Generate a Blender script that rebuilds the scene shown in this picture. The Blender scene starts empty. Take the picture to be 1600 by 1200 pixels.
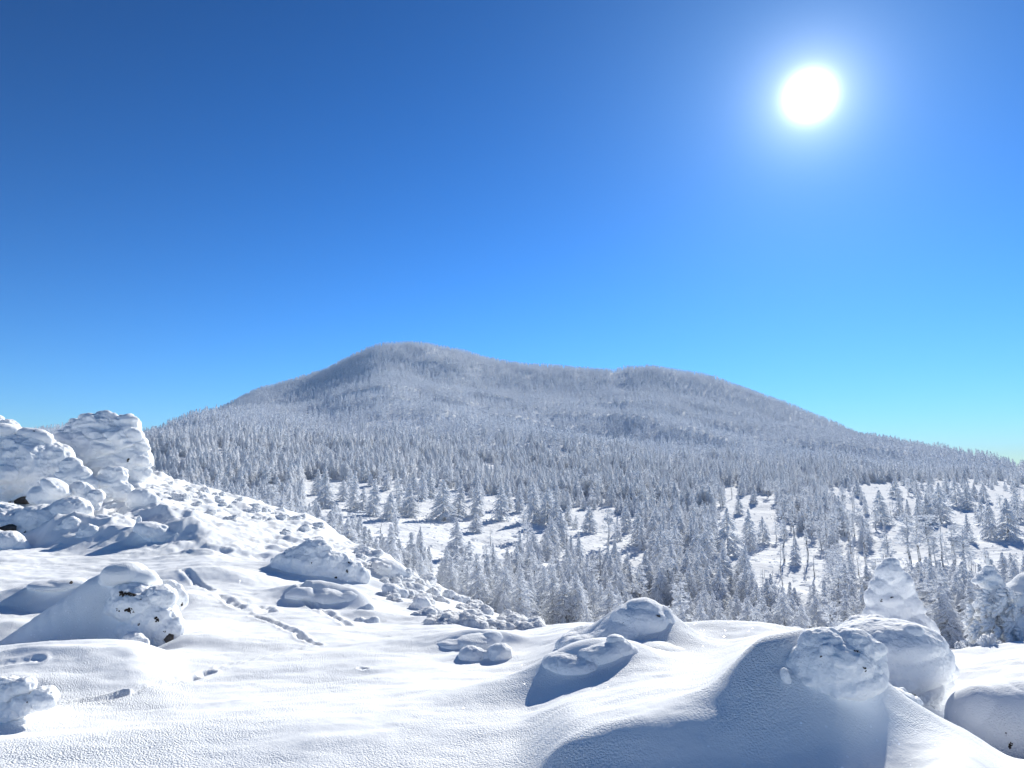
import bpy, math, random
import numpy as np
from mathutils import Vector, Matrix, Euler
from mathutils.bvhtree import BVHTree

random.seed(7)
rng = np.random.default_rng(7)
C = bpy.context.scene.collection
R = math.radians

# ------------------------------------------------------------------ camera
F = 1100.0                                  # focal length in pixels of the 1600 px wide photograph
PITCH = math.atan(160 / F)
CP, SP = math.cos(PITCH), math.sin(PITCH)
cam = bpy.data.cameras.new('camera')
camo = bpy.data.objects.new('camera', cam)
C.objects.link(camo)
cam.sensor_width = 36
cam.lens = F / 1600 * 36
cam.clip_start = 0.05
cam.clip_end = 60000
camo.location = (0, 0, 0)
camo.rotation_euler = (math.pi / 2 + PITCH, 0, 0)
bpy.context.scene.camera = camo


def ray(px, py):
    a, b = (px - 800) / F, (600 - py) / F
    return a, CP - b * SP, SP + b * CP


def at(px, py, d):
    x, y, z = ray(px, py)
    return Vector((x / y * d, d, z / y * d))


def proj(x, y, z):
    fw = y * CP + z * SP
    up = z * CP - y * SP
    return 800 + F * x / fw, 600 - F * up / fw


# ------------------------------------------------------------------ light
sx, sy, sz = ray(1265, 150)
SUN = Vector((sx, sy, sz)).normalized()
EL = math.asin(SUN.z)
AZ = math.atan2(SUN.x, SUN.y)
w = bpy.data.worlds.new('World')
bpy.context.scene.world = w
w.use_nodes = True
nt = w.node_tree
nt.nodes.clear()
wo = nt.nodes.new('ShaderNodeOutputWorld')
bg = nt.nodes.new('ShaderNodeBackground')
sky = nt.nodes.new('ShaderNodeTexSky')
sky.sky_type = 'NISHITA'
sky.sun_disc = False
sky.sun_elevation = EL
sky.sun_rotation = AZ
sky.altitude = 2000
sky.air_density = 1.0
sky.dust_density = 0.1
sky.ozone_density = 2.5
bg.inputs['Strength'].default_value = 0.10
hs = nt.nodes.new('ShaderNodeHueSaturation')
hs.inputs['Saturation'].default_value = 1.04
hs.inputs['Hue'].default_value = 0.490
hs.inputs['Value'].default_value = 1.0
vm1 = nt.nodes.new('ShaderNodeVectorMath'); vm1.operation = 'SCALE'; vm1.inputs['Scale'].default_value = 0.14
gam = nt.nodes.new('ShaderNodeGamma'); gam.inputs[1].default_value = 2.15
vm2 = nt.nodes.new('ShaderNodeVectorMath'); vm2.operation = 'SCALE'; vm2.inputs['Scale'].default_value = 7.4
nt.links.new(sky.outputs[0], vm1.inputs[0]); nt.links.new(vm1.outputs[0], gam.inputs[0])
lum = nt.nodes.new('ShaderNodeVectorMath'); lum.operation = 'DOT_PRODUCT'; lum.inputs[1].default_value = (.3, .45, .25)
nt.links.new(gam.outputs[0], lum.inputs[0]); nt.links.new(gam.outputs[0], vm2.inputs[0])
k1 = nt.nodes.new('ShaderNodeMath'); k1.operation = 'MULTIPLY_ADD'; k1.inputs[1].default_value = 0.9; k1.inputs[2].default_value = 0.66
nt.links.new(lum.outputs['Value'], k1.inputs[0])
k2 = nt.nodes.new('ShaderNodeMath'); k2.operation = 'DIVIDE'; k2.inputs[0].default_value = 6.9
nt.links.new(k1.outputs[0], k2.inputs[1]); nt.links.new(k2.outputs[0], vm2.inputs['Scale'])
nt.links.new(vm2.outputs[0], hs.inputs['Color'])
# the sun's own disc and aureole, round the true sun direction
tc = nt.nodes.new('ShaderNodeTexCoord')
dot = nt.nodes.new('ShaderNodeVectorMath'); dot.operation = 'DOT_PRODUCT'
nrm = nt.nodes.new('ShaderNodeVectorMath'); nrm.operation = 'NORMALIZE'
nt.links.new(tc.outputs['Generated'], nrm.inputs[0])
nt.links.new(nrm.outputs[0], dot.inputs[0])
dot.inputs[1].default_value = SUN


def m(op, a, b=None, tree=nt):
    n = tree.nodes.new('ShaderNodeMath'); n.operation = op
    for i, v in enumerate((a, b)):
        if v is None: continue
        if isinstance(v, (int, float)): n.inputs[i].default_value = v
        else: tree.links.new(v, n.inputs[i])
    return n.outputs[0]


ang = m('ARCCOSINE', m('MINIMUM', dot.outputs['Value'], 0.9999999))   # radians
core = m('MULTIPLY', m('EXPONENT', m('MULTIPLY', m('POWER', m('DIVIDE', ang, R(1.1)), 2.0), -1.0)), 30.0)
h1 = m('MULTIPLY', m('EXPONENT', m('MULTIPLY', ang, -1 / R(1.6))), 9.0)
h2 = m('MULTIPLY', m('EXPONENT', m('MULTIPLY', ang, -1 / R(8.0))), 2.2)
halo = m('ADD', core, h1)
cmb = nt.nodes.new('ShaderNodeCombineColor')
nt.links.new(m('ADD', halo, m('MULTIPLY', h2, 0.55)), cmb.inputs[0])
nt.links.new(m('ADD', halo, m('MULTIPLY', h2, 0.92)), cmb.inputs[1])
nt.links.new(m('ADD', halo, m('MULTIPLY', h2, 1.15)), cmb.inputs[2])
addc = nt.nodes.new('ShaderNodeMix'); addc.data_type = 'RGBA'; addc.blend_type = 'ADD'
addc.inputs[0].default_value = 1.0
nt.links.new(hs.outputs[0], addc.inputs[6]); nt.links.new(cmb.outputs[0], addc.inputs[7])
nt.links.new(addc.outputs[2], bg.inputs['Color'])
nt.links.new(bg.outputs[0], wo.inputs['Surface'])

sl = bpy.data.lights.new('sun', 'SUN')
sl.energy = 4.0
sl.angle = R(0.53)
sl.color = (0.985, 0.965, 0.895)
so = bpy.data.objects.new('sun', sl)
C.objects.link(so)
so.rotation_euler = SUN.to_track_quat('Z', 'Y').to_euler()
sc = bpy.context.scene
sc.view_settings.view_transform = 'Standard'
sc.view_settings.look = 'None'
sc.view_settings.exposure = 0.77
sc.view_settings.gamma = 1
sc.view_settings.use_curve_mapping = False
sc.cycles.use_denoising = True
sc.cycles.diffuse_bounces = 8


# ------------------------------------------------------------------ noise
def _hash(ix, iy, iz, s):
    h = (ix * 374761393 + iy * 668265263 + iz * 1274126177 + s * 974634777) & 0xffffffff
    h = ((h ^ (h >> 13)) * 1274126177) & 0xffffffff
    h = h ^ (h >> 16)
    return (h & 0xffffff) / float(0xffffff) * 2 - 1


def vnoise(p, s=0):
    """value noise, p (n,3) or (n,2) -> -1..1"""
    if p.shape[1] == 2:
        p = np.c_[p, np.zeros(len(p)) + 0.37]
        two = True
    else: two = False
    i = np.floor(p).astype(np.int64); f = p - i
    f = f * f * f * (f * (f * 6 - 15) + 10)
    r = 0
    for dx in (0, 1):
        wx = f[:, 0] if dx else 1 - f[:, 0]
        for dy in (0, 1):
            wy = f[:, 1] if dy else 1 - f[:, 1]
            for dz in ((0,) if two else (0, 1)):
                wz = 1 if two else (f[:, 2] if dz else 1 - f[:, 2])
                r = r + wx * wy * wz * _hash(i[:, 0] + dx, i[:, 1] + dy, i[:, 2] + dz, s)
    return r


def fbm(p, o=4, s=0, g=0.5):
    r, a, t = 0, 1.0, 0
    p = p.astype(float)
    c, sn = math.cos(0.7), math.sin(0.7)
    for k in range(o):
        r = r + a * vnoise(p, s + k * 17); t += a; a *= g
        q = p.copy(); q[:, 0] = p[:, 0] * c - p[:, 1] * sn; q[:, 1] = p[:, 0] * sn + p[:, 1] * c
        p = q * 2.03 + 5.1
    return r / t


def billow(p, o=3, s=0, g=0.5):
    r, a, t = 0, 1.0, 0
    for k in range(o):
        r = r + a * (1 - 2 * np.abs(vnoise(p, s + k * 13))); t += a; a *= g; p = p * 2.1 + 3.3
    return r / t


def sstep(a, b, x):
    t = np.clip((x - a) / (b - a), 0, 1)
    return t * t * (3 - 2 * t)


def pchip(xk, yk, x):
    xk, yk = np.asarray(xk, float), np.asarray(yk, float)
    h = np.diff(xk); dl = np.diff(yk) / h
    mm = np.zeros_like(yk)
    for i in range(1, len(xk) - 1):
        if dl[i - 1] * dl[i] > 0:
            w1, w2 = 2 * h[i] + h[i - 1], h[i] + 2 * h[i - 1]
            mm[i] = (w1 + w2) / (w1 / dl[i - 1] + w2 / dl[i])
    mm[0], mm[-1] = dl[0], dl[-1]
    x = np.clip(x, xk[0], xk[-1])
    k = np.clip(np.searchsorted(xk, x, side='right') - 1, 0, len(xk) - 2)
    t = (x - xk[k]) / h[k]
    return ((2 * t**3 - 3 * t**2 + 1) * yk[k] + (t**3 - 2 * t**2 + t) * h[k] * mm[k]
            + (-2 * t**3 + 3 * t**2) * yk[k + 1] + (t**3 - t**2) * h[k] * mm[k + 1])


# ------------------------------------------------------------------ the lie of the land
# for each bearing: how high the ground stands in view at each distance (metres, pixel row)
COL = {
 -500: [(2, 1500), (4, 1180), (7, 1010), (11, 920), (16, 860), (22, 640), (28, 600), (40, 640), (60, 760), (100, 790), (200, 780), (400, 720), (800, 690), (1300, 690), (2000, 730), (2700, 760)],
 0:    [(2, 1500), (3.2, 1275), (4, 1180), (5, 1105), (6.3, 1012), (7.2, 1024), (8.1, 1000), (9.1, 955), (12, 890), (14, 868), (18, 834), (21, 806), (24, 745), (27, 702), (31, 706), (40, 750), (60, 800), (100, 810), (200, 770), (400, 710), (800, 690), (1300, 690), (2000, 730), (2700, 760)],
 100:  [(2, 1500), (3.2, 1275), (4, 1180), (5, 1105), (6.3, 1011), (7.2, 1024), (8.1, 1005), (9.1, 960), (12, 893), (14, 870), (18, 838), (21, 808), (24, 762), (28, 728), (32, 735), (40, 780), (60, 820), (100, 820), (200, 770), (400, 708), (800, 690), (1300, 690), (2000, 730), (2700, 760)],
 200:  [(2, 1500), (3.2, 1275), (4, 1180), (5, 1105), (6.3, 1011), (7.2, 1024), (8.1, 1005), (9.1, 962), (12, 895), (14, 868), (18, 826), (22, 785), (25, 757), (28, 741), (33, 752), (45, 810), (70, 840), (110, 830), (200, 780), (350, 705), (800, 695), (1300, 690), (2000, 730), (2700, 760)],
 300:  [(2, 1500), (3.2, 1275), (4, 1180), (5, 1105), (7, 1010), (9, 955), (12, 895), (14, 866), (20, 805), (25, 775), (30, 760), (36, 775), (50, 830), (80, 850), (130, 810), (200, 765), (350, 692), (500, 680), (800, 675), (1200, 662), (1600, 700), (2700, 760)],
 400:  [(2, 1500), (3.2, 1275), (4, 1175), (5, 1100), (7, 1015), (9, 965), (12, 905), (14, 880), (20, 822), (27, 790), (32, 784), (38, 802), (55, 860), (90, 855), (130, 815), (200, 765), (300, 718), (400, 688), (600, 665), (900, 638), (1250, 616), (1500, 640), (2700, 760)],
 500:  [(2, 1500), (3.2, 1270), (4, 1165), (5, 1095), (7, 1015), (10, 950), (14, 898), (19, 852), (25, 820), (28, 814), (34, 842), (50, 900), (80, 888), (130, 822), (200, 770), (300, 725), (450, 692), (700, 655), (1000, 612), (1250, 585), (1500, 605), (2700, 760)],
 600:  [(2, 1500), (3.2, 1270), (4, 1165), (5, 1090), (6.5, 1025), (8, 995), (12, 935), (16, 892), (20, 870), (22, 867), (28, 902), (45, 955), (80, 915), (130, 840), (200, 777), (300, 728), (450, 692), (700, 640), (1000, 582), (1250, 543), (1500, 565), (2700, 760)],
 700:  [(2, 1500), (3.2, 1270), (4, 1165), (5, 1085), (6.5, 1025), (8, 990), (12, 950), (15, 930), (17, 926), (22, 960), (40, 1010), (80, 940), (130, 858), (200, 787), (300, 735), (450, 698), (700, 650), (1000, 592), (1250, 550), (1500, 570), (2700, 760)],
 800:  [(2, 1500), (3.1, 1270), (4, 1160), (5, 1085), (6.5, 1025), (8, 995), (11, 975), (13, 970), (18, 1010), (35, 1070), (80, 965), (130, 873), (200, 795), (300, 743), (450, 706), (700, 665), (1000, 614), (1250, 571), (1500, 592), (2700, 760)],
 900:  [(2, 1500), (2.8, 1300), (3.25, 1215), (3.45, 1148), (4.6, 1085), (6, 1015), (7.5, 982), (9, 977), (12, 1010), (30, 1090), (80, 985), (130, 885), (200, 805), (300, 750), (450, 712), (700, 672), (1000, 622), (1250, 579), (1500, 600), (2700, 760)],
 1000: [(2, 1480), (2.8, 1310), (3.2, 1215), (3.5, 1118), (4.4, 1070), (5.6, 1018), (7.5, 980), (8.5, 978), (12, 1015), (30, 1090), (80, 1000), (130, 895), (200, 815), (300, 757), (450, 716), (700, 675), (1000, 622), (1250, 577), (1500, 600), (2700, 760)],
 1100: [(2, 1450), (2.8, 1300), (3.2, 1205), (3.45, 1120), (3.65, 1078), (4.5, 1056), (6, 1010), (7.5, 980), (8.5, 978), (12, 1015), (30, 1090), (80, 1000), (130, 898), (200, 820), (300, 762), (450, 722), (700, 685), (1000, 636), (1250, 592), (1500, 615), (2700, 760)],
 1200: [(2, 1440), (2.8, 1300), (3.2, 1185), (3.55, 1050), (3.72, 1003), (4.1, 1012), (6, 1000), (8, 980), (9, 983), (13, 1020), (30, 1090), (80, 1000), (130, 898), (200, 822), (300, 765), (450, 728), (700, 697), (1000, 655), (1200, 625), (1500, 650), (2700, 760)],
 1300: [(2, 1440), (2.8, 1300), (3.2, 1185), (3.6, 1035), (3.77, 997), (4.2, 1020), (5, 1050), (6.5, 1010), (9, 990), (13, 1025), (30, 1090), (80, 1000), (130, 898), (200, 820), (300, 765), (450, 735), (700, 712), (1000, 680), (1150, 664), (1500, 700), (2700, 760)],
 1400: [(2, 1440), (2.8, 1300), (3.2, 1210), (3.6, 1110), (3.78, 1084), (4.3, 1110), (5, 1095), (7, 1050), (9, 1010), (11, 1000), (15, 1030), (30, 1090), (80, 1000), (130, 892), (200, 815), (300, 765), (450, 742), (700, 725), (1000, 702), (1400, 740), (2700, 760)],
 1500: [(2, 1400), (2.8, 1230), (3.5, 1155), (3.9, 1138), (4.5, 1165), (5.4, 1130), (6.4, 1065), (7.5, 1030), (9, 1020), (12, 1045), (30, 1090), (80, 1000), (130, 885), (200, 812), (300, 766), (450, 746), (700, 735), (850, 729), (1200, 750), (2700, 762)],
 1600: [(2, 1400), (2.8, 1270), (3.6, 1200), (4, 1190), (4.5, 1190), (5.5, 1110), (6.5, 1045), (8, 1010), (10, 1003), (13, 1030), (30, 1090), (80, 1000), (130, 878), (200, 808), (300, 768), (450, 755), (700, 752), (1000, 758), (2700, 764)],
 2100: [(2, 1400), (2.8, 1270), (3.6, 1180), (4.5, 1120), (5.5, 1060), (6.5, 1020), (8, 990), (10, 985), (13, 1020), (30, 1090), (80, 1000), (130, 880), (200, 815), (300, 785), (450, 778), (700, 775), (1000, 772), (2700, 766)],
}
def blendcol(a, b, rdg, dist=1250):
    pa = dict(COL[a]); pb = dict(COL[b]); ks = sorted(set(pa) & set(pb))
    la = np.log(sorted(pa)); lb = np.log(sorted(pb))
    out = []
    for d in sorted(set(pa) | set(pb)):
        if abs(d - dist) < 120: continue
        l = math.log(d)
        out.append((d, (pchip(la, [pa[k] for k in sorted(pa)], np.array([l]))[0] + pchip(lb, [pb[k] for k in sorted(pb)], np.array([l]))[0]) / 2))
    out.append((dist, rdg)); return sorted(out)


COL[550] = blendcol(500, 600, 560); COL[650] = blendcol(600, 700, 541); COL[450] = blendcol(400, 500, 601); COL[945] = blendcol(900, 1000, 583)
D0, D1, ND, NU = 2.0, 2700.0, 900, 700
LD = np.linspace(math.log(D0), math.log(D1), ND)
UG = np.linspace(-1.75, 1.75, NU)
cols = sorted(COL)
PYT = np.array([pchip(np.log([a for a, b in COL[c]]), [b for a, b in COL[c]], LD) for c in cols])
VT = np.zeros((NU, ND))
for j in range(ND):
    u, v = [], []
    for i, c in enumerate(cols):
        x, y, z = ray(c, PYT[i, j]); u.append(x / y); v.append(z / y)
    u = np.array(u); v = np.array(v)
    u = np.r_[-1.8, u, 1.8]; v = np.r_[v[0], v, v[-1]]
    VT[:, j] = pchip(u, v, UG)
for _ in range(3):       # soften the joints between bearings
    VT[1:-1] = (VT[:-2] + 2 * VT[1:-1] + VT[2:]) / 4


def base_z(x, y):
    u = np.clip(x / y, UG[0], UG[-1] - 1e-6); l = np.clip(np.log(y), LD[0], LD[-1] - 1e-9)
    fi = (u - UG[0]) / (UG[1] - UG[0]); fj = (l - LD[0]) / (LD[1] - LD[0])
    i = np.clip(fi.astype(int), 0, NU - 2); j = np.clip(fj.astype(int), 0, ND - 2)
    a = fi - i; b = fj - j
    v = (VT[i, j] * (1 - a) * (1 - b) + VT[i + 1, j] * a * (1 - b) + VT[i, j + 1] * (1 - a) * b + VT[i + 1, j + 1] * a * b)
    return v * y


def find(px, py, lo=2.05, hi=2600, first=True):
    """where the line of sight through a pixel meets the ground between two distances"""
    d = np.exp(np.linspace(math.log(lo), math.log(hi), 700))
    x, y, z = ray(px, py)
    g = base_z(x / y * d, d) - z / y * d
    k = np.nonzero(g >= 0)[0]
    dd = d[k[0]] if len(k) else d[np.argmax(g / d)]
    return x / y * dd, dd


# drifts and hollows in the near snow: px, py, distance, half width m, half depth m, height m, turn
BUMPS = []


def bump(px, py, d, wx, wd, h, rot=0.0, p=1.0):
    q = at(px, py, d); BUMPS.append((q.x, q.y, wx, wd, h, rot, p))


bump(495, 930, 10.5, 0.75, 0.35, 0.20, -0.3); bump(560, 940, 10.3, 0.25, 0.2, 0.1)
bump(330, 905, 11.5, 0.9, 0.45, 0.16, 0.1); bump(200, 925, 9.6, 1.0, 0.4, 0.14, 0.1)
bump(90, 925, 9.6, 0.9, 0.4, 0.22, 0.1); bump(20, 960, 8.2, 0.8, 0.4, 0.16, 0.1)
bump(330, 1005, 7.2, 0.6, 0.25, 0.07, -0.15); bump(120, 1030, 6.4, 0.9, 0.2, 0.05, 0.05)
bump(60, 1030, 6.0, 0.5, 0.1, 0.04, 0.05); bump(30, 1055, 5.4, 0.4, 0.1, 0.04, 0.05)
bump(770, 1000, 7.1, 0.5, 0.16, 0.10, 0.1); bump(700, 1000, 7.3, 0.5, 0.2, 0.05, 0.1)
bump(915, 1040, 5.0, 0.5, 0.3, 0.13, 0.2); bump(830, 1058, 4.9, 0.7, 0.3, 0.08, 0.2)
bump(985, 985, 6.15, 0.42, 0.3, 0.20, 0.1); bump(1050, 1005, 5.9, 0.3, 0.3, 0.12, 0.0)
bump(1130, 985, 6.8, 0.8, 0.3, 0.08, 0.0); bump(1150, 1000, 6.2, 0.35, 0.12, -0.06, 0.0)
bump(240, 1120, 4.3, 1.2, 0.4, 0.04, 0.2); bump(700, 1120, 4.2, 1.5, 0.5, 0.04, 0.1)
bump(1280, 990, 3.75, 0.42, 0.16, 0.05, 0.0); bump(640, 985, 9.5, 1.0, 0.4, 0.08, 0.0)
bump(1540, 1010, 8.0, 0.9, 0.4, 0.06, 0); bump(150, 830, 16.5, 1.0, 0.7, 0.25); bump(260, 820, 18, 1.0, 0.6, 0.3)
bump(60, 800, 18.5, 1.2, 0.7, 0.35); bump(300, 845, 16, 0.9, 0.5, 0.2)
for px_, py_, d_, rx_, ry_ in [(985, 1005, 6.1, 80, 18), (925, 1045, 4.95, 80, 12), (495, 905, 13.1, 85, 32), (612, 905, 14, 40, 20),
                               (1390, 1070, 5.7, 100, 40), (735, 1035, 6.45, 34, 9), (781, 1035, 6.45, 34, 11), (660, 955, 11.3, 26, 10), (570, 975, 9.4, 30, 12),
                               (515, 940, 10.4, 60, 16), (745, 1002, 7.05, 60, 9), (140, 860, 15.7, 60, 24), (265, 855, 15.8, 50, 22), (222, 785, 20, 34, 16), (85, 855, 16.1, 40, 22), (20, 1100, 4.7, 70, 22)]:
    q_ = at(px_, py_, d_); k_ = d_ / F
    BUMPS.append((q_.x, q_.y + 0.1 * rx_ * k_, rx_ * k_ * 1.15, rx_ * k_ * .8, ry_ * k_ * .85, 0.0, 1.0))
# tracks: polylines in the snow (pixels), width, depth
TR = [([(0, 1131), (60, 1115), (110, 1104), (190, 1086)], 0.045, 0.06),
      ([(210, 1083), (270, 1066), (305, 1058)], 0.03, 0.03), ([(292, 1062), (325, 1052)], 0.05, 0.07),
      ([(340, 1045), (420, 1028), (490, 1010)], 0.03, 0.03),
      ([(398, 968), (430, 977), (462, 993), (478, 1003)], 0.05, 0.06), ([(478, 1003), (498, 1010)], 0.035, 0.05),
      ([(440, 928), (470, 940), (505, 960), (545, 979)], 0.06, 0.06), ([(285, 905), (330, 925)], 0.06, 0.06),
      ([(345, 935), (375, 955)], 0.09, 0.08), ([(410, 950), (416, 962)], 0.1, 0.08),
      ([(562, 1043), (572, 1044)], 0.03, 0.04), ([(0, 1040), (60, 1034)], 0.05, 0.04), ([(180, 912), (260, 935)], 0.06, 0.05)]
TRW = []
for pts, wd, dp in TR:
    q = [find(*p) for p in pts]
    TRW.append((q, wd * .9, dp * .5))
# small lumps and dents on the left hand slope
LB = []
for _ in range(900):
    pxq = rng.uniform(225, 640); e = rng.uniform(0, 1)
    pyq = 745 + (pxq - 225) * 0.315 + 8 + e ** 1.3 * 95
    q = find(pxq, pyq, 10, 40)
    if q[1] < 12.5: continue
    s = rng.uniform(0.08, 0.3) * (1.3 if e < .3 else 0.8)
    LB.append((q[0], q[1], s, s * rng.uniform(.5, .9), s * rng.uniform(.2, .6) * (1 if rng.random() < .7 else -0.8)))


def near_z(x, y):
    z = base_z(x, y)
    p = np.c_[x, y]
    wgt = sstep(46, 30, y)
    # wind-packed undulation, longer across the wind
    q = np.c_[x * 0.8 + y * 0.25, y * 1.5 - x * 0.2]
    z = z + (0.050 * fbm(q * 0.9, 4, 3) + 0.012 * fbm(q * 5, 3, 8)) * np.clip(y / 7, 0.3, 1.5) * wgt
    # rimed lumpy bank on the left
    px, py = proj(x, y, z)
    bank = sstep(14.5, 17, y) * sstep(50, 36, y) * sstep(420, 150, px)
    z = z + bank * (0.24 * billow(p * 0.55, 3, 31) + 0.16 * billow(p * 1.7, 3, 5))
    slope = sstep(13, 15, y) * sstep(50, 34, y) * sstep(150, 260, px) * sstep(800, 640, px)
    z = z + slope * (0.10 * billow(p * 1.3, 3, 77) + 0.07 * fbm(p * 2.6, 3, 12))
    # bottom-left churned snow
    for (bx, by, wx, wd, h, rot, pw) in BUMPS:
        c, s = math.cos(rot), math.sin(rot)
        dx, dy = x - bx, y - by
        a = (dx * c + dy * s) / wx; b = (-dx * s + dy * c) / wd
        b = np.where(b > 0, b * 0.75, b * 1.2)           # steeper on the near, lee side
        z = z + h * np.exp(-(a * a + b * b))
    gr = vnoise(p * 14, 5) * 0.5 + vnoise(p * 40, 6) * 0.3 + 0.9
    for q, wd, dp in TRW:
        dmin = np.full(len(x), 1e9)
        for (ax, ay), (bx, by) in zip(q[:-1], q[1:]):
            vx, vy = bx - ax, by - ay
            t = np.clip(((x - ax) * vx + (y - ay) * vy) / (vx * vx + vy * vy), 0, 1)
            dmin = np.minimum(dmin, (x - ax - t * vx) ** 2 + (y - ay - t * vy) ** 2)
        dm = np.sqrt(dmin) + vnoise(p * 9, 9) * wd * 0.4
        z = z - dp * gr * np.exp(-(dm / wd) ** 4) + dp * 0.35 * np.exp(-((dm - wd * 1.5) / (wd * .5)) ** 2)
    return z


def far_z(x, y):
    z = base_z(x, y)
    p = np.c_[x, y]
    k = sstep(44, 90, y)
    z = z + k * 0.7 * fbm(p / 14, 4, 40) * sstep(700, 90, y)
    km = sstep(260, 520, y)
    # long ribs running down the mountain
    q = np.c_[x / 150 + y / 420, y / 260 - x / 500]
    rel = (1 - np.abs(vnoise(q, 61)) * 2) * 17 * sstep(1000, 600, y) + (1 - np.abs(vnoise(q, 61)) * 2) * 7 * sstep(600, 1000, y) + fbm(p / 75, 3, 90) * 12 + fbm(np.c_[x / 60 + 9, y / 38 - x / 110], 2, 23) * 6
    z = z + km * rel * sstep(200, 900, y) * (1.0 - 0.88 * sstep(800, 1120, y))
    return z


# ------------------------------------------------------------------ materials
def mat(name):
    mt = bpy.data.materials.new(name); mt.use_nodes = True
    t = mt.node_tree; t.nodes.clear()
    out = t.nodes.new('ShaderNodeOutputMaterial')
    return mt, t, out


def N(t, typ, **kw):
    n = t.nodes.new(typ)
    for k, v in kw.items(): setattr(n, k, v)
    return n


def noise(t, co, scale, detail=3, rough=0.5):
    n = N(t, 'ShaderNodeTexNoise'); n.inputs['Scale'].default_value = scale
    n.inputs['Detail'].default_value = detail; n.inputs['Roughness'].default_value = rough
    t.links.new(co, n.inputs['Vector']); return n.outputs['Fac']


def ramp(t, fac, stops):
    r = N(t, 'ShaderNodeValToRGB'); e = r.color_ramp.elements
    e[0].position, e[0].color = stops[0][0], (*stops[0][1], 1)
    e[1].position, e[1].color = stops[-1][0], (*stops[-1][1], 1)
    for p_, c_ in stops[1:-1]:
        n = e.new(p_); n.color = (*c_, 1)
    t.links.new(fac, r.inputs[0]); return r.outputs[0]


def snow_mat(name, grain=60, gh=0.006, mid=9, mh=0.02, col=(0.94, 0.945, 0.945), sss=0.0, glit=True, spec=0.06):
    mt, t, out = mat(name)
    geo = N(t, 'ShaderNodeTexCoord'); co = geo.outputs['Object']
    b = N(t, 'ShaderNodeBsdfPrincipled')
    b.inputs['Roughness'].default_value = 0.8
    b.inputs['Specular IOR Level'].default_value = spec
    c = ramp(t, noise(t, co, 1.3, 4), [(0.3, tuple(v * 0.975 for v in col)), (0.7, col)])
    t.links.new(c, b.inputs['Base Color'])
    if glit:
        vg = N(t, 'ShaderNodeTexVoronoi'); vg.inputs['Scale'].default_value = grain; vg.inputs['Detail'].default_value = 1.5
        t.links.new(co, vg.inputs['Vector'])
        amt = ramp(t, noise(t, co, 1.1, 3), [(0.38, (.06,) * 3), (0.66, (1, 1, 1))])
        n1 = m('MULTIPLY', m('SUBTRACT', 1.0, vg.outputs['Distance'], t), amt, t)
    else:
        n1 = noise(t, co, grain, 3, 0.65)
    n2 = noise(t, co, mid, 4, 0.55)
    h = m('ADD', m('MULTIPLY', n1, gh, t), m('MULTIPLY', n2, mh, t), t)
    bu = N(t, 'ShaderNodeBump'); bu.inputs['Strength'].default_value = 1.0; bu.inputs['Distance'].default_value = 1.0
    t.links.new(h, bu.inputs['Height']); t.links.new(bu.outputs[0], b.inputs['Normal'])
    if sss:
        b.subsurface_method = 'RANDOM_WALK'
        b.inputs['Subsurface Weight'].default_value = sss
        b.inputs['Subsurface Radius'].default_value = (1.0, 1.0, 1.0)
        b.inputs['Subsurface Scale'].default_value = 0.03
    t.links.new(b.outputs[0], out.inputs[0])
    if glit:
        # single ice crystals that catch the sun
        vo = N(t, 'ShaderNodeTexVoronoi'); vo.inputs['Scale'].default_value = 75
        t.links.new(co, vo.inputs['Vector'])
        sep = N(t, 'ShaderNodeSeparateColor'); t.links.new(vo.outputs['Color'], sep.inputs[0])
        pick = m('MULTIPLY', m('GREATER_THAN', sep.outputs[0], 0.985, t), m('LESS_THAN', vo.outputs['Distance'], 0.33, t), t)
        gl = N(t, 'ShaderNodeBsdfGlossy'); gl.inputs['Roughness'].default_value = 0.35
        wn = N(t, 'ShaderNodeTexWhiteNoise'); t.links.new(vo.outputs['Color'], wn.inputs['Vector'])
        vm = N(t, 'ShaderNodeVectorMath', operation='SUBTRACT'); t.links.new(wn.outputs['Color'], vm.inputs[0]); vm.inputs[1].default_value = (.5, .5, .5)
        vs = N(t, 'ShaderNodeVectorMath', operation='SCALE'); t.links.new(vm.outputs[0], vs.inputs[0]); vs.inputs['Scale'].default_value = 1.2
        va = N(t, 'ShaderNodeVectorMath', operation='ADD'); gg = N(t, 'ShaderNodeNewGeometry')
        t.links.new(gg.outputs['Normal'], va.inputs[0]); t.links.new(vs.outputs[0], va.inputs[1])
        vn = N(t, 'ShaderNodeVectorMath', operation='NORMALIZE'); t.links.new(va.outputs[0], vn.inputs[0])
        t.links.new(vn.outputs[0], gl.inputs['Normal'])
        gc = N(t, 'ShaderNodeCombineColor')
        for i_ in range(3): t.links.new(m('MULTIPLY', pick, 0.6, t), gc.inputs[i_])
        t.links.new(gc.outputs[0], gl.inputs['Color'])
        mx = N(t, 'ShaderNodeAddShader')
        t.links.new(b.outputs[0], mx.inputs[0]); t.links.new(gl.outputs[0], mx.inputs[1])
        t.links.new(mx.outputs[0], out.inputs[0])
    return mt


M_SNOW = snow_mat('packed_snow', grain=88, gh=0.007, mid=12, mh=0.005)
M_RIME = snow_mat('rimed_snow', grain=34, gh=0.012, mid=7, mh=0.035, glit=False, sss=0.5)
M_FAR = snow_mat('valley_snow', grain=1.1, gh=0.30, mid=0.12, mh=1.2, glit=False, spec=0.0)


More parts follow.
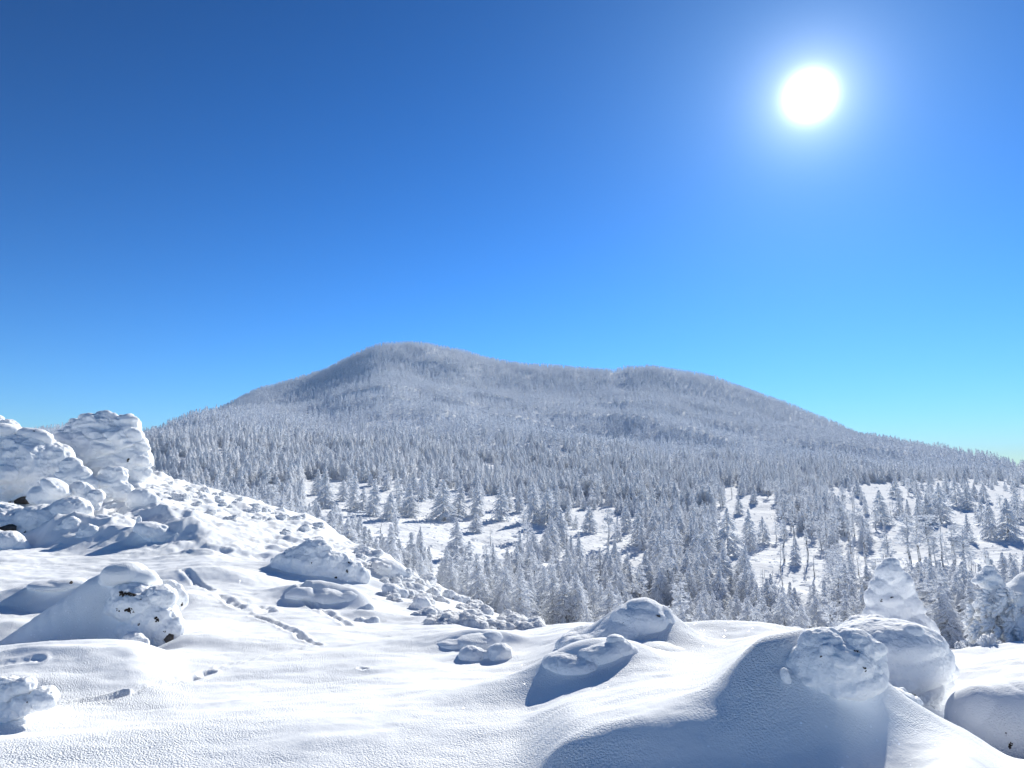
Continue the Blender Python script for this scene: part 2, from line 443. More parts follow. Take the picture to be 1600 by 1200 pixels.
def tree_mat(name, dark, lo, hi, scale, white=(0.92, 0.925, 0.93), trans=0.42):
    mt, t, out = mat(name)
    co = N(t, 'ShaderNodeTexCoord').outputs['Object']
    c = ramp(t, noise(t, co, scale, 4, 0.7), [(lo, dark), (hi, white)])
    d = N(t, 'ShaderNodeBsdfDiffuse'); tr = N(t, 'ShaderNodeBsdfTranslucent'); mx = N(t, 'ShaderNodeMixShader')
    t.links.new(c, d.inputs[0]); t.links.new(c, tr.inputs[0]); mx.inputs[0].default_value = trans
    t.links.new(d.outputs[0], mx.inputs[1]); t.links.new(tr.outputs[0], mx.inputs[2]); t.links.new(mx.outputs[0], out.inputs[0])
    return mt


M_CROWN = tree_mat('rimed_needles', (0.33, 0.345, 0.36), 0.27, 0.40, 2.4, (0.93, 0.94, 0.955), 0.46)
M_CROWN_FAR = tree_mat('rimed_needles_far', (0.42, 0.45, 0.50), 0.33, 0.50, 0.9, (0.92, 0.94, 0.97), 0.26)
M_BARK = tree_mat('frosted_bark', (0.11, 0.10, 0.095), 0.38, 0.52, 3.0, (0.72, 0.73, 0.74), 0.0)
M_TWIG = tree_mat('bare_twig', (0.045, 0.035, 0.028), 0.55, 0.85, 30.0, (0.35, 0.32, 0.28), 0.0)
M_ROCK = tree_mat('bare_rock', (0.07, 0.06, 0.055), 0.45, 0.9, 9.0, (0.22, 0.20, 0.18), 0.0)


# ------------------------------------------------------------------ mesh helpers
def mesh(name, v, f, mt, smooth=True):
    me = bpy.data.meshes.new(name)
    v = np.asarray(v, np.float32); f = np.asarray(f, np.int32)
    me.vertices.add(len(v)); me.vertices.foreach_set('co', v.ravel())
    k = f.shape[1]
    me.loops.add(len(f) * k); me.loops.foreach_set('vertex_index', f.ravel())
    me.polygons.add(len(f)); me.polygons.foreach_set('loop_start', np.arange(len(f), dtype=np.int32) * k)
    me.polygons.foreach_set('loop_total', np.full(len(f), k, np.int32))
    me.update(calc_edges=True); me.validate()
    me.polygons.foreach_set('use_smooth', np.full(len(me.polygons), smooth))
    if mt: me.materials.append(mt)
    return me


def link(name, me, parent=None, loc=None, kind=None, label=None, cat=None, group=None):
    o = bpy.data.objects.new(name, me); C.objects.link(o)
    if parent: o.parent = parent
    if loc is not None: o.location = loc
    if kind: o['kind'] = kind
    if label: o['label'] = label
    if cat: o['category'] = cat
    if group: o['group'] = group
    return o


def grid(us, ds, zf):
    U, D = np.meshgrid(us, ds, indexing='ij')
    x = (U * D).ravel(); y = D.ravel()
    z = zf(x, y)
    nu, nd = len(us), len(ds)
    i = np.arange(nu - 1)[:, None] * nd + np.arange(nd - 1)[None]
    i = i.ravel()
    return np.c_[x, y, z], np.c_[i, i + nd, i + nd + 1, i + 1]


# ------------------------------------------------------------------ ground
uc = np.r_[np.linspace(-1.7, -0.82, 40)[:-1], np.linspace(-0.82, 0.82, 820), np.linspace(0.82, 1.7, 40)[1:]]
dn = np.exp(np.r_[np.linspace(math.log(2.02), math.log(14), 430)[:-1], np.linspace(math.log(14), math.log(46), 230)])
v, f = grid(uc, dn, near_z)
NEARV, NEARF = v, f
near_me = mesh('snow_ground', v, f, M_SNOW)
link('snow_ground', near_me, kind='structure')
uf = np.linspace(-1.7, 1.7, 420)
df = np.exp(np.linspace(math.log(46), math.log(2700), 420))
v, f = grid(uf, df, far_z)
link('mountain_terrain', mesh('mountain_terrain', v, f, M_FAR), kind='structure')
# ground behind and beside the viewer
ub = np.linspace(-60, 60, 81); yb = np.linspace(-70, 2.02, 49)
X, Y = np.meshgrid(ub, yb, indexing='ij'); X = X.ravel(); Y = Y.ravel()
zb = -1.36 - 0.02 + 0.0 * X
edge = base_z(np.clip(X, -3.4, 3.4), np.full(len(X), 2.02))
zb = edge - 0.02 + (fbm(np.c_[X, Y] / 6, 3, 4) * 0.5 - 0.2) * sstep(1.5, -8, Y) - np.where(np.abs(X) > 3.4, 0.35, 0)
i = (np.arange(80)[:, None] * 49 + np.arange(48)[None]).ravel()
link('snow_field', mesh('snow_field', np.c_[X, Y, zb], np.c_[i, i + 49, i + 50, i + 1], M_SNOW), kind='structure')
s = 6000
link('distant_land', mesh('distant_land', [(-s, -s, -75), (s, -s, -75), (s, s, -75), (-s, s, -75)], [(0, 1, 2, 3)], M_FAR), kind='structure')

near_bvh = BVHTree.FromPolygons([tuple(p) for p in NEARV[::1]], [tuple(q) for q in NEARF]) if False else None


def gz(x, y):
    """height of the ground at a point"""
    a = np.array([float(x)]); b = np.array([float(y)])
    return float(near_z(a, b)[0]) if y < 46 else float(far_z(a, b)[0])


# ------------------------------------------------------------------ snow-laden bushes, mounds and boulders of the near ground
_ico = {}


def ico(n):
    if n in _ico: return _ico[n]
    t = (1 + 5 ** .5) / 2
    v = np.array([(-1, t, 0), (1, t, 0), (-1, -t, 0), (1, -t, 0), (0, -1, t), (0, 1, t), (0, -1, -t), (0, 1, -t), (t, 0, -1), (t, 0, 1), (-t, 0, -1), (-t, 0, 1)], float)
    f = [(0, 11, 5), (0, 5, 1), (0, 1, 7), (0, 7, 10), (0, 10, 11), (1, 5, 9), (5, 11, 4), (11, 10, 2), (10, 7, 6), (7, 1, 8), (3, 9, 4), (3, 4, 2), (3, 2, 6), (3, 6, 8), (3, 8, 9), (4, 9, 5), (2, 4, 11), (6, 2, 10), (8, 6, 7), (9, 8, 1)]
    v = [p / np.linalg.norm(p) for p in v]
    for _ in range(n):
        c, g = {}, []

        def mid_(a, b):
            k = (min(a, b), max(a, b))
            if k not in c:
                p = v[a] + v[b]; v.append(p / np.linalg.norm(p)); c[k] = len(v) - 1
            return c[k]
        for a, b, d in f:
            x, y, z = mid_(a, b), mid_(b, d), mid_(d, a)
            g += [(a, x, z), (b, y, x), (d, z, y), (x, y, z)]
        f = g
    _ico[n] = (np.array(v), np.array(f))
    return _ico[n]


def remeshed(parts, voxel, smooth_n, name):
    """union of ellipsoids grown into one skin. parts: (centre, radii, rotation z/y)"""
    iv, jf = ico(3)
    V, Fc, k = [], [], 0
    for c, r, ro in parts:
        q = iv * np.array(r)
        rm = np.array(Euler(ro).to_matrix())
        V.append(q @ rm.T + np.array(c)); Fc.append(jf + k); k += len(iv)
    me = mesh(name + '_src', np.vstack(V), np.vstack(Fc), None)
    o = bpy.data.objects.new('tmp', me); C.objects.link(o)
    r = o.modifiers.new('r', 'REMESH'); r.mode = 'VOXEL'; r.voxel_size = voxel; r.use_smooth_shade = True
    s_ = o.modifiers.new('s', 'SMOOTH'); s_.iterations = smooth_n; s_.factor = 0.6
    dg = bpy.context.evaluated_depsgraph_get()
    out = bpy.data.meshes.new_from_object(o.evaluated_get(dg))
    bpy.data.objects.remove(o); bpy.data.meshes.remove(me)
    out.name = name
    return out


def displace(me, amp, style, size, seed):
    n = len(me.vertices)
    co = np.zeros(n * 3, np.float32); me.vertices.foreach_get('co', co); co = co.reshape(-1, 3).astype(float)
    no = np.zeros(n * 3, np.float32); me.vertices.foreach_get('normal', no); no = no.reshape(-1, 3)
    p = co / size
    if style == 'wind':       # layered feathers of rime, swept sideways
        q = np.c_[p[:, 0] * 1.3 + p[:, 2] * 0.9, p[:, 1] * 2, p[:, 2] * 4.2 - p[:, 0] * 0.8]
        q = q + 0.35 * np.c_[fbm(p * 3, 2, seed + 5), fbm(p * 3, 2, seed + 6), fbm(p * 3, 2, seed + 7)]
        h = 0.55 * billow(q * 1.5, 4, seed, 0.55) + 0.35 * fbm(p * 2.2, 3, seed + 3) + 0.12 * billow(p * 9, 2, seed + 1)
    elif style == 'lumpy':
        h = 0.5 * billow(p * 2.2, 3, seed, 0.5) + 0.45 * fbm(p * 1.6, 3, seed + 3) + 0.26 * billow(p * 7, 3, seed + 9)
    elif style == 'crust':
        h = 0.5 * billow(p * 4, 4, seed, 0.62) + 0.35 * fbm(p * 2, 3, seed + 3) + .14 * billow(p * 14, 2, seed + 2)
    else:                     # soft
        h = 0.9 * fbm(p * 1.3, 4, seed) + 0.16 * billow(np.c_[p[:, 0] * 2.5 + p[:, 2], p[:, 1] * 3, p[:, 2] * 5], 3, seed) * sstep(-.2, .4, fbm(p * 1.5, 2, seed + 50))
    co = co + no * (h * amp)[:, None]
    me.vertices.foreach_set('co', co.astype(np.float32).ravel()); me.update()
    me.polygons.foreach_set('use_smooth', np.full(len(me.polygons), True))


def twig_mesh(w, h, seed, kind='twig'):
    """a few crooked dark stems and needle tufts showing through the rime; also set in as the dark of a cleft"""
    r = random.Random(seed); V, Fc = [], []
    iv, jf = ico(0)
    n = 11 if kind == 'twig' else 1
    for k in range(n):
        if kind == 'rock':
            rr = np.array([w, w * .8, h])
            p = iv * (1 + np.array([[r.uniform(-.3, .3)] for _ in iv])) * rr
            c = np.zeros(3)
        else:
            L = w * r.uniform(.12, .42); th = min(w, h) * r.uniform(.12, .34)
            p = iv * (1 + np.array([[r.uniform(-.4, .4)] for _ in iv])) * np.array([L, th, th])
            p = p @ np.array(Euler((r.uniform(-.4, .4), r.uniform(-1.3, 1.3), r.uniform(-.5, .5))).to_matrix()).T
            c = np.array([r.uniform(-w, w) * .5, 0, r.uniform(-h, h) * .5])
        Fc.append(jf + len(V) * 12); V.append(p + c)
    return np.vstack(V), np.vstack(Fc)


def lump(name, label, cat, D, ells, style='lumpy', amp=0.06, seed=1, twigs=(), smooth_n=6, vox=1.05, group=None, m_=None, lob=1.0):
    """ells: (px, py, rx_px, ry_px, depth offset m, depth radius as a share of rx, tilt)"""
    parts = []
    base = at(ells[0][0], ells[0][1], D)
    for e in ells:
        px, py, rx, ry = e[:4]
        off = e[4] if len(e) > 4 else 0
        rd = e[5] if len(e) > 5 else 0.9
        ti = e[6] if len(e) > 6 else 0
        d = D + off; k = d / F
        c = at(px, py, d)
        parts.append((c - base, (rx * k, rx * k * rd, ry * k), (0, ti, 0)))
    rl = np.random.default_rng(seed * 7)
    if style in ('crust', 'wind', 'lumpy'):
        main = list(parts)
        for c, r_, ro in main:
            if r_[0] * F / D < 10: continue
            nl = int({'crust': 15, 'wind': 15, 'lumpy': 7}[style] * lob * min(1.6, r_[0] * F / D / 30 + .4))
            for _ in range(nl):
                dv = rl.normal(0, 1, 3); dv[1] = -abs(dv[1]); dv[2] += .25; dv /= np.linalg.norm(dv)
                sc2 = rl.uniform(.12, .28) * (r_[0] * r_[2]) ** .5
                rm = np.array(Euler(ro).to_matrix())
                pc = np.array(c) + rm @ (dv * np.array(r_)) * rl.uniform(.78, .93)
                if style == 'wind': rr3 = (sc2 * 2.0, sc2 * 1.2, sc2 * .62); tr3 = (0, rl.uniform(.1, .55), 0)
                else: rr3 = (sc2 * rl.uniform(.8, 1.4), sc2, sc2 * rl.uniform(.6, 1)); tr3 = (0, rl.uniform(-.5, .5), 0)
                parts.append((pc, rr3, tr3))
    me = remeshed(parts, D / 704 * vox, smooth_n, name)
    size = max(e[2] for e in ells) * D / F * 1.6
    displace(me, size * amp, style, size, seed)
    me.materials.clear(); me.materials.append(m_ or M_RIME)
    o = link(name, me, loc=base, label=label, cat=cat, group=group)
    if twigs:
        bv = BVHTree.FromPolygons([q.co for q in me.vertices], [tuple(p.vertices) for p in me.polygons])
        for i, tw in enumerate(twigs):
            px, py, wpx, hpx = tw[:4]; kd = tw[4] if len(tw) > 4 else 'twig'
            x, y, z = ray(px, py)
            hit = bv.ray_cast(Vector((0, 0, 0)) - base, Vector((x, y, z)).normalized())
            if hit[0] is None: continue
            k = D / F
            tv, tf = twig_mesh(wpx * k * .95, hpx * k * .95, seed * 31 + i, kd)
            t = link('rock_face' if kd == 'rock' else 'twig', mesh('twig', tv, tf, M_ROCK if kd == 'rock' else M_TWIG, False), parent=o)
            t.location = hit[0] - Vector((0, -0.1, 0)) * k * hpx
    return o


B = 'rime-crusted bushes and boulders of the near slope'
lump('rime_covered_crag', 'towering wind-carved rime mass with twin heads against the sky', 'snow formation', 24.5,
     [(150, 705, 60, 34), (148, 676, 40, 26, 0, .9, -.3), (165, 657, 22, 11), (185, 690, 38, 28), (196, 668, 20, 18), (205, 715, 29, 27), (120, 705, 40, 25, 0, .8, -.35), (110, 725, 45, 30), (170, 730, 50, 28), (212, 735, 20, 22), (90, 700, 22, 10, 0, 1, -.2)],
     'wind', 0.12, 11, [(199, 719, 4, 5), (201, 742, 3, 8)], 5)
lump('rime_covered_crag', 'broad white bank of rime filling the left edge below two flat caps', 'snow formation', 22,
     [(30, 735, 70, 55), (-10, 720, 60, 60), (78, 720, 30, 28), (60, 770, 45, 35), (0, 790, 60, 45), (85, 750, 24, 22), (30, 700, 50, 24)],
     'crust', 0.10, 12, [(37, 782, 14, 7, 'rock'), (14, 787, 6, 5), (2, 800, 6, 5, 'rock'), (18, 804, 6, 4), (38, 799, 6, 3)], 5)
lump('snow_lump', 'flat oval snow cap at the left edge, on top of the white bank', 'snow cap', 21.5, [(2, 673, 26, 12), (12, 672, 18, 9), (-20, 674, 25, 12)], 'soft', 0.05, 13)
lump('snow_lump', 'long drooping snow cap just left of the twin-headed rime mass', 'snow cap', 21.8, [(45, 678, 20, 9), (62, 682, 18, 11, 0, .9, .35), (74, 688, 9, 9)], 'wind', 0.05, 14, [(53, 674, 3, 2)])
lump('snow_lump', 'small snow knob poking up at the very left edge of the sky', 'snow cap', 22.5, [(-6, 656, 12, 8), (-10, 664, 12, 10)], 'lumpy', 0.06, 15)
lump('rime_covered_bush', 'rounded rime lump tucked between the white bank and the twin-headed mass', 'snow-covered bush', 20.5, [(112, 728, 15, 13), (125, 745, 18, 16), (140, 757, 14, 12), (110, 750, 20, 18)], 'wind', 0.10, 16, group=B)
lump('rime_covered_bush', 'layered rime bush at the foot of the twin-headed mass', 'snow-covered bush', 21, [(180, 742, 18, 13), (172, 757, 24, 18), (192, 768, 16, 14), (160, 768, 20, 16)], 'wind', 0.13, 17, group=B)
lump('rime_covered_bush', 'knobbly rime bush with a blue hollow, below the rounded lump', 'snow-covered bush', 19, [(125, 768, 19, 14), (138, 785, 18, 17), (120, 792, 20, 18), (150, 775, 12, 10)], 'crust', 0.14, 18, group=B)
lump('snow_covered_boulder', 'faceted snow block right of the rime bushes, upper left slope', 'boulder', 20, [(222, 778, 20, 14), (235, 785, 14, 12), (212, 786, 14, 10)], 'lumpy', 0.09, 19)
lump('snow_covered_boulder', 'smooth slanting snow slab under the white bank', 'boulder', 18.5, [(88, 762, 24, 10, 0, .9, .55), (80, 788, 26, 9, 0, .9, .45), (70, 775, 24, 16)], 'lumpy', 0.06, 20)
lump('rime_covered_bush', 'ragged rime bush with dark stems above the flat snow, left edge', 'snow-covered bush', 16, [(82, 845, 16, 17), (98, 832, 14, 13), (112, 822, 12, 14), (70, 858, 10, 9)], 'crust', 0.15, 21,
     [(92, 833, 4, 4), (101, 835, 5, 6), (89, 850, 4, 5), (86, 856, 5, 6), (70, 867, 9, 3), (64, 848, 6, 3), (77, 858, 4, 4), (84, 866, 5, 2)], 3, group=B)
lump('snow_covered_boulder', 'snow-laden boulder with a dark cleft at the left edge', 'boulder', 15.2, [(8, 850, 26, 20), (30, 858, 14, 14), (-15, 850, 25, 22), (38, 868, 10, 9)], 'lumpy', 0.08, 22, [(30, 866, 9, 6), (22, 859, 4, 3), (-2, 824, 18, 8, 'rock')])  # twig pieces set in as dark shapes to draw the cleft
lump('rock_outcrop', 'shaded hollow bank with bare dark rock above the left-edge boulder', 'rock', 17, [(30, 830, 55, 30), (70, 815, 45, 25), (110, 800, 30, 22), (0, 815, 40, 28)], 'crust', 0.07, 23, [(10, 826, 16, 7, 'rock'), (38, 831, 5, 2), (60, 832, 3, 2)], 3)
lump('rime_covered_bush', 'puffy white bush with a scooped blue foot beside the ragged one', 'snow-covered bush', 15.6, [(135, 850, 20, 20), (150, 862, 16, 12), (125, 868, 14, 10), (140, 835, 14, 14), (160, 850, 14, 14)], 'crust', 0.12, 24, group=B)
lump('rime_covered_bush', 'long rounded bush with a peppered side on the left slope', 'snow-covered bush', 16.5, [(170, 822, 20, 10, 0, .8, .6), (185, 838, 14, 12, 0, .8, .7), (160, 815, 16, 10)], 'crust', 0.10, 25, [(195, 846, 4, 5), (186, 848, 3, 3)], group=B)
lump('rime_covered_bush', 'thin upright rimed sapling on the left slope', 'snow-covered bush', 16, [(217, 818, 4, 12), (214, 835, 6, 14), (219, 848, 8, 12), (212, 855, 9, 8)], 'crust', 0.14, 26, [(228, 868, 2, 3)], 2, group=B)
lump('snow_covered_boulder', 'smooth sloping snow hump right of the rimed sapling', 'boulder', 15.6, [(262, 850, 28, 20, 0, .7, .35), (240, 830, 30, 12, 0, .7, .3), (278, 860, 16, 14), (250, 848, 24, 16)], 'lumpy', 0.08, 27, [(294, 867, 2, 4)], m_=M_SNOW)
lump('snow_covered_boulder', 'small dark-sided stone half out of the snow, mid left slope', 'boulder', 17.5, [(268, 822, 9, 9, 0, 1, .3)], 'soft', 0.1, 28, [(269, 826, 2, 4)])
# large mound
tail = [(168 - 158 * t_, 900 + 104 * t_ + (58 - 42 * t_), 52 - 10 * t_, 58 - 42 * t_, 0.0, 1.0, -.3) for t_ in np.linspace(0, 1, 9)]
mound = lump('snow_mound', 'large snow mound with dark twig patches, lower left', 'snow mound', 8.0,
     tail + [(210, 965, 60, 66), (245, 985, 36, 48), (195, 905, 36, 24), (222, 912, 26, 22)], 'soft', 0.04, 31, [], 8, m_=M_SNOW)
crag = lump('rime_crust', 'x', 'x', 7.72, [(215, 945, 40, 24), (240, 965, 34, 30), (258, 985, 26, 26), (222, 985, 34, 22), (205, 925, 26, 12), (250, 935, 24, 18), (265, 1000, 18, 14), (212, 1003, 16, 12)], 'crust', .10, 311,
     [(199, 930, 18, 7), (190, 928, 7, 7), (184, 951, 5, 9), (194, 953, 10, 5), (204, 954, 9, 6), (243, 968, 8, 6), (217, 976, 4, 3), (264, 998, 9, 11, 'rock'), (256, 987, 5, 2), (193, 1011, 6, 4), (267, 954, 2, 3), (219, 937, 3, 2), (277, 1006, 3, 2)], 3)
crag.location -= mound.location; crag.parent = mound
for k_ in ('label', 'category'): del crag[k_]
cap_ = lump('snow_cap', 'x', 'x', 7.85, [(196, 897, 34, 17), (222, 903, 24, 14), (176, 905, 20, 12, .05, 1, -.5)], 'soft', 0.07, 32, m_=M_SNOW)
cap_.location -= mound.location; cap_.parent = mound
for k_ in ('label', 'category'): del cap_[k_]
lump('rime_covered_bush', 'rimed side bush clinging to the right of the large mound', 'snow-covered bush', 8.1, [(272, 925, 14, 13), (283, 938, 10, 15), (262, 915, 14, 9)], 'crust', 0.10, 33, [(283, 944, 4, 6)], group=B)
lump('rime_covered_bush', 'small ball of rime at the foot of the large mound', 'snow-covered bush', 7.3, [(208, 1000, 15, 12), (222, 1006, 10, 9)], 'crust', 0.12, 34, group=B)
lump('snow_mound', 'low grainy snow hump with one dark speck, behind the large mound', 'snow mound', 9.6, [(105, 912, 30, 9), (90, 915, 40, 8)], 'soft', 0.05, 35, [(111, 911, 3, 3, 'rock')], m_=M_SNOW)
lump('rime_covered_bush', 'cluster of churned snow knobs in the bottom left corner', 'snow-covered bush', 4.6, [(10, 1080, 24, 16), (36, 1072, 16, 11), (42, 1098, 22, 14), (68, 1090, 18, 14), (8, 1108, 30, 16), (-15, 1095, 30, 20), (5, 1065, 18, 8)], 'lumpy', 0.16, 36, [(41, 1098, 3, 3)], 4, group=B)
# mid bushes
lump('rime_covered_bush', 'domed rime bush with dark stems in its hollow, centre left', 'snow-covered bush', 13,
     [(492, 862, 28, 18), (480, 880, 42, 28), (455, 890, 30, 24), (515, 885, 34, 24), (540, 895, 26, 20), (560, 902, 16, 13), (430, 905, 22, 14)], 'crust', 0.09, 41,
     [(486, 884, 3, 10), (488, 898, 3, 14), (541, 893, 4, 4), (528, 905, 14, 6), (535, 910, 8, 4), (548, 913, 6, 3), (545, 880, 3, 4)], 5, group=B)
lump('snow_covered_boulder', 'smooth blue-shaded snow boulder right of the domed bush', 'boulder', 14, [(612, 893, 26, 16, 0, .9, .3), (600, 888, 20, 11), (628, 908, 16, 16)], 'soft', 0.06, 42)
lump('rime_covered_bush', 'small pale bush under the smooth boulder', 'snow-covered bush', 12.5, [(612, 922, 16, 9, 0, 1, .3), (630, 930, 9, 8)], 'lumpy', 0.08, 43, group=B)
lump('rime_covered_bush', 'round rime bush standing alone in front of the rubble slope', 'snow-covered bush', 11.2, [(658, 945, 14, 12), (650, 954, 13, 10), (668, 955, 12, 10)], 'lumpy', 0.10, 44, group=B)
lump('rime_covered_bush', 'small snow ball stacked above two lower knobs', 'snow-covered bush', 9.6, [(568, 957, 12, 10), (577, 951, 8, 8)], 'soft', 0.06, 45, group=B)
lump('rime_covered_bush', 'two low snow knobs beneath the small snow ball', 'snow-covered bush', 9.2, [(562, 973, 11, 8), (580, 975, 13, 9), (585, 970, 8, 7)], 'lumpy', 0.08, 46, group=B)
lump('snow_mound', 'wind-packed snow hump below the domed rime bush', 'snow mound', 10.3, [(515, 936, 36, 16, 0, .8, .1), (475, 930, 30, 12), (545, 938, 20, 14)], 'soft', 0.13, 47, m_=M_SNOW)
lump('snow_mound', 'lone low snow hump on the flat near the centre', 'snow mound', 10.5, [(720, 981, 30, 11), (695, 984, 20, 8), (745, 982, 16, 9)], 'soft', 0.12, 48, m_=M_SNOW)
lump('snow_covered_boulder', 'rounded snow knob, left of a pair on the open snow', 'boulder', 6.4, [(735, 1025, 19, 12), (745, 1024, 12, 10), (738, 1034, 22, 12)], 'lumpy', 0.12, 49)
lump('snow_covered_boulder', 'larger cracked snow knob, right of a pair on the open snow', 'boulder', 6.4, [(781, 1022, 19, 15), (768, 1028, 12, 9), (793, 1030, 11, 8), (760, 1026, 12, 9), (778, 1034, 20, 12)], 'lumpy', 0.12, 50)
lump('snow_mound', 'flat wind-smoothed hump behind the pair of snow knobs', 'snow mound', 7.0, [(745, 1004, 36, 12), (768, 997, 16, 10), (710, 1006, 30, 8)], 'soft', 0.12, 51, m_=M_SNOW)
# right foreground
lump('snow_mound', 'domed snow mound standing against the valley trees, right of centre', 'snow mound', 6.0,
     [(1000, 975, 45, 30), (962, 990, 60, 24, .05, .9, -.4), (930, 1000, 60, 18, .1, .9, -.2), (1035, 975, 24, 26), (1005, 953, 28, 15), (1048, 990, 13, 16), (990, 1010, 60, 22), (1022, 958, 14, 12), (985, 962, 22, 12, -.05)], 'soft', 0.11, 52, [(1027, 963, 8, 3), (974, 974, 2, 5)], 5)
lump('snow_mound', 'shaded bulge under the domed mound', 'snow mound', 5.6, [(1045, 1030, 45, 18), (1010, 1025, 55, 22), (1070, 1035, 26, 12)], 'soft', 0.05, 53, m_=M_SNOW)
lump('snow_covered_boulder', 'snow hump with curled front lobe, before the domed mound', 'boulder', 4.9,
     [(935, 1025, 42, 18, 0, .8, -.2), (965, 1020, 24, 20), (985, 1030, 16, 18), (900, 1038, 50, 16), (930, 1045, 22, 12, -.05)], 'soft', 0.09, 54)
lump('snow_covered_boulder', 'little round snow head on the curled hump', 'boulder', 4.9, [(962, 1001, 14, 9), (972, 1006, 8, 7)], 'lumpy', 0.06, 55)
lump('snow_covered_boulder', 'low snow nub right of the curled hump', 'boulder', 4.9, [(1030, 1046, 12, 6, 0, .9, .5), (1022, 1043, 10, 6)], 'lumpy', 0.06, 56)
lump('rime_covered_bush', 'big rime head with three dark twigs on the shaded foreground drift', 'snow-covered bush', 3.58,
     [(1300, 1040, 62, 42), (1285, 1010, 36, 26), (1330, 1015, 38, 28), (1355, 1045, 26, 28), (1262, 1050, 30, 26), (1310, 1058, 62, 26), (1368, 1066, 14, 9), (1240, 1045, 12, 14)], 'lumpy', 0.075, 57,
     [(1284, 1026, 4, 2), (1339, 1019, 8, 3), (1351, 1046, 5, 6)], 3, lob=1.8, group=B)
lump('snow_covered_boulder', 'small pale rock beside the big rime head', 'boulder', 3.5, [(1226, 1054, 7, 10), (1230, 1062, 6, 8)], 'crust', 0.1, 58)
lump('snow_mound', 'huge flat-topped snow mound with feathered icy flank', 'snow mound', 5.6,
     [(1385, 1006, 80, 34), (1395, 1030, 80, 48), (1440, 1060, 40, 42), (1350, 1020, 45, 36), (1430, 1085, 28, 24), (1475, 1055, 14, 8, 0, .8, .6)], 'lumpy', 0.04, 59, [(1428, 1085, 6, 4)], 5, lob=1.2)
fr = lump('rime_fringe', 'x', 'x', 5.42, [(1452, 1045, 24, 22), (1446, 1075, 26, 22), (1430, 1092, 20, 14), (1452, 1100, 12, 16), (1474, 1052, 14, 7, 0, .8, .6), (1425, 1050, 24, 20)], 'crust', .13, 591, [(1445, 1104, 3, 6)], 2)
fr.location -= bpy.data.objects['snow_mound.006'].location; fr.parent = bpy.data.objects['snow_mound.006']
for k_ in ('label', 'category'): del fr[k_]
lump('snow_covered_boulder', 'small snow ledge jutting right below the big rime head', 'boulder', 3.85, [(1400, 1088, 30, 12, 0, .8, .3), (1420, 1096, 18, 8)], 'lumpy', 0.06, 60)
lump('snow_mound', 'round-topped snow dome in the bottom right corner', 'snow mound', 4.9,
     [(1580, 1150, 85, 72), (1545, 1130, 55, 52), (1620, 1130, 80, 60), (1500, 1140, 16, 22)], 'soft', 0.05, 61, [(1580, 1165, 8, 6), (1573, 1150, 3, 9)], 6, m_=M_SNOW)  # dark twig pieces here stand in for the shade of a crevice
lump('snow_covered_fir', 'squat fir buried under thick snow robes behind the flat-topped mound', 'fir tree', 14,
     [(1392, 880, 11, 8), (1390, 897, 20, 18), (1378, 920, 18, 18, 0, .9, -.3), (1405, 916, 20, 24, 0, .9, .3), (1392, 955, 30, 40, .1), (1374, 965, 20, 34), (1366, 935, 14, 14, 0, .9, -.3), (1360, 965, 12, 16, 0, .9, -.2), (1385, 935, 24, 14), (1408, 950, 18, 14, 0, .9, .4), (1420, 945, 22, 16, 0, .8, .6), (1440, 970, 30, 9, 0, .6, .75), (1415, 985, 34, 22), (1422, 932, 10, 12)], 'lumpy', 0.05, 62, [(1394, 934, 4, 3), (1378, 938, 4, 3), (1440, 985, 3, 3)], 4)
lump('rime_covered_bush', 'flat low rime bush just in front of the robed fir', 'snow-covered bush', 12, [(1352, 968, 22, 5), (1370, 966, 10, 4), (1335, 975, 14, 5)], 'lumpy', 0.1, 63, group=B)
lump('rime_covered_bush', 'tiny snow-topped bush left of the flat-topped mound', 'snow-covered bush', 8, [(1245, 985, 9, 5), (1232, 989, 12, 4), (1258, 990, 8, 4)], 'lumpy', 0.1, 64, group=B)
# ------------------------------------------------------------------ trees
def octa():
    v, f = ico(0)
    return v, f


OV = np.array([(1, 0, 0), (-1, 0, 0), (0, 1, 0), (0, -1, 0), (0, 0, 1), (0, 0, -1)], float)
OF = np.array([(0, 2, 4), (2, 1, 4), (1, 3, 4), (3, 0, 4), (2, 0, 5), (1, 2, 5), (3, 1, 5), (0, 3, 5)])


def clumps(cent, rad, axis, r, lo=False, jit=0.28):
    """many small snow clumps: centres (n,3), radii (n,3) along axis/side/up, axis directions (n,3)"""
    iv, jf = (OV, OF) if lo else ico(0)
    n = len(cent); k = len(iv)
    ax = axis / np.linalg.norm(axis, axis=1)[:, None]
    up = np.tile([0, 0, 1.0], (n, 1)); sd = np.cross(up, ax); sd /= (np.linalg.norm(sd, axis=1)[:, None] + 1e-6)
    u2 = np.cross(ax, sd)
    j = 1 + r.uniform(-jit, jit, (n, k, 1))
    p = iv[None] * rad[:, None] * j
    V = cent[:, None] + p[..., :1] * ax[:, None] + p[..., 1:2] * sd[:, None] + p[..., 2:] * u2[:, None]
    Fc = jf[None] + (np.arange(n) * k)[:, None, None]
    return V.reshape(-1, 3), Fc.reshape(-1, 3)


def spikes(cent, d, w, r):
    n = len(cent)
    sd = r.normal(0, 1, (n, 3)); sd /= np.linalg.norm(sd, axis=1)[:, None]
    V = np.stack([cent - sd * w, cent + sd * w, cent + d], 1)
    return V.reshape(-1, 3), (np.arange(n * 3)).reshape(-1, 3)


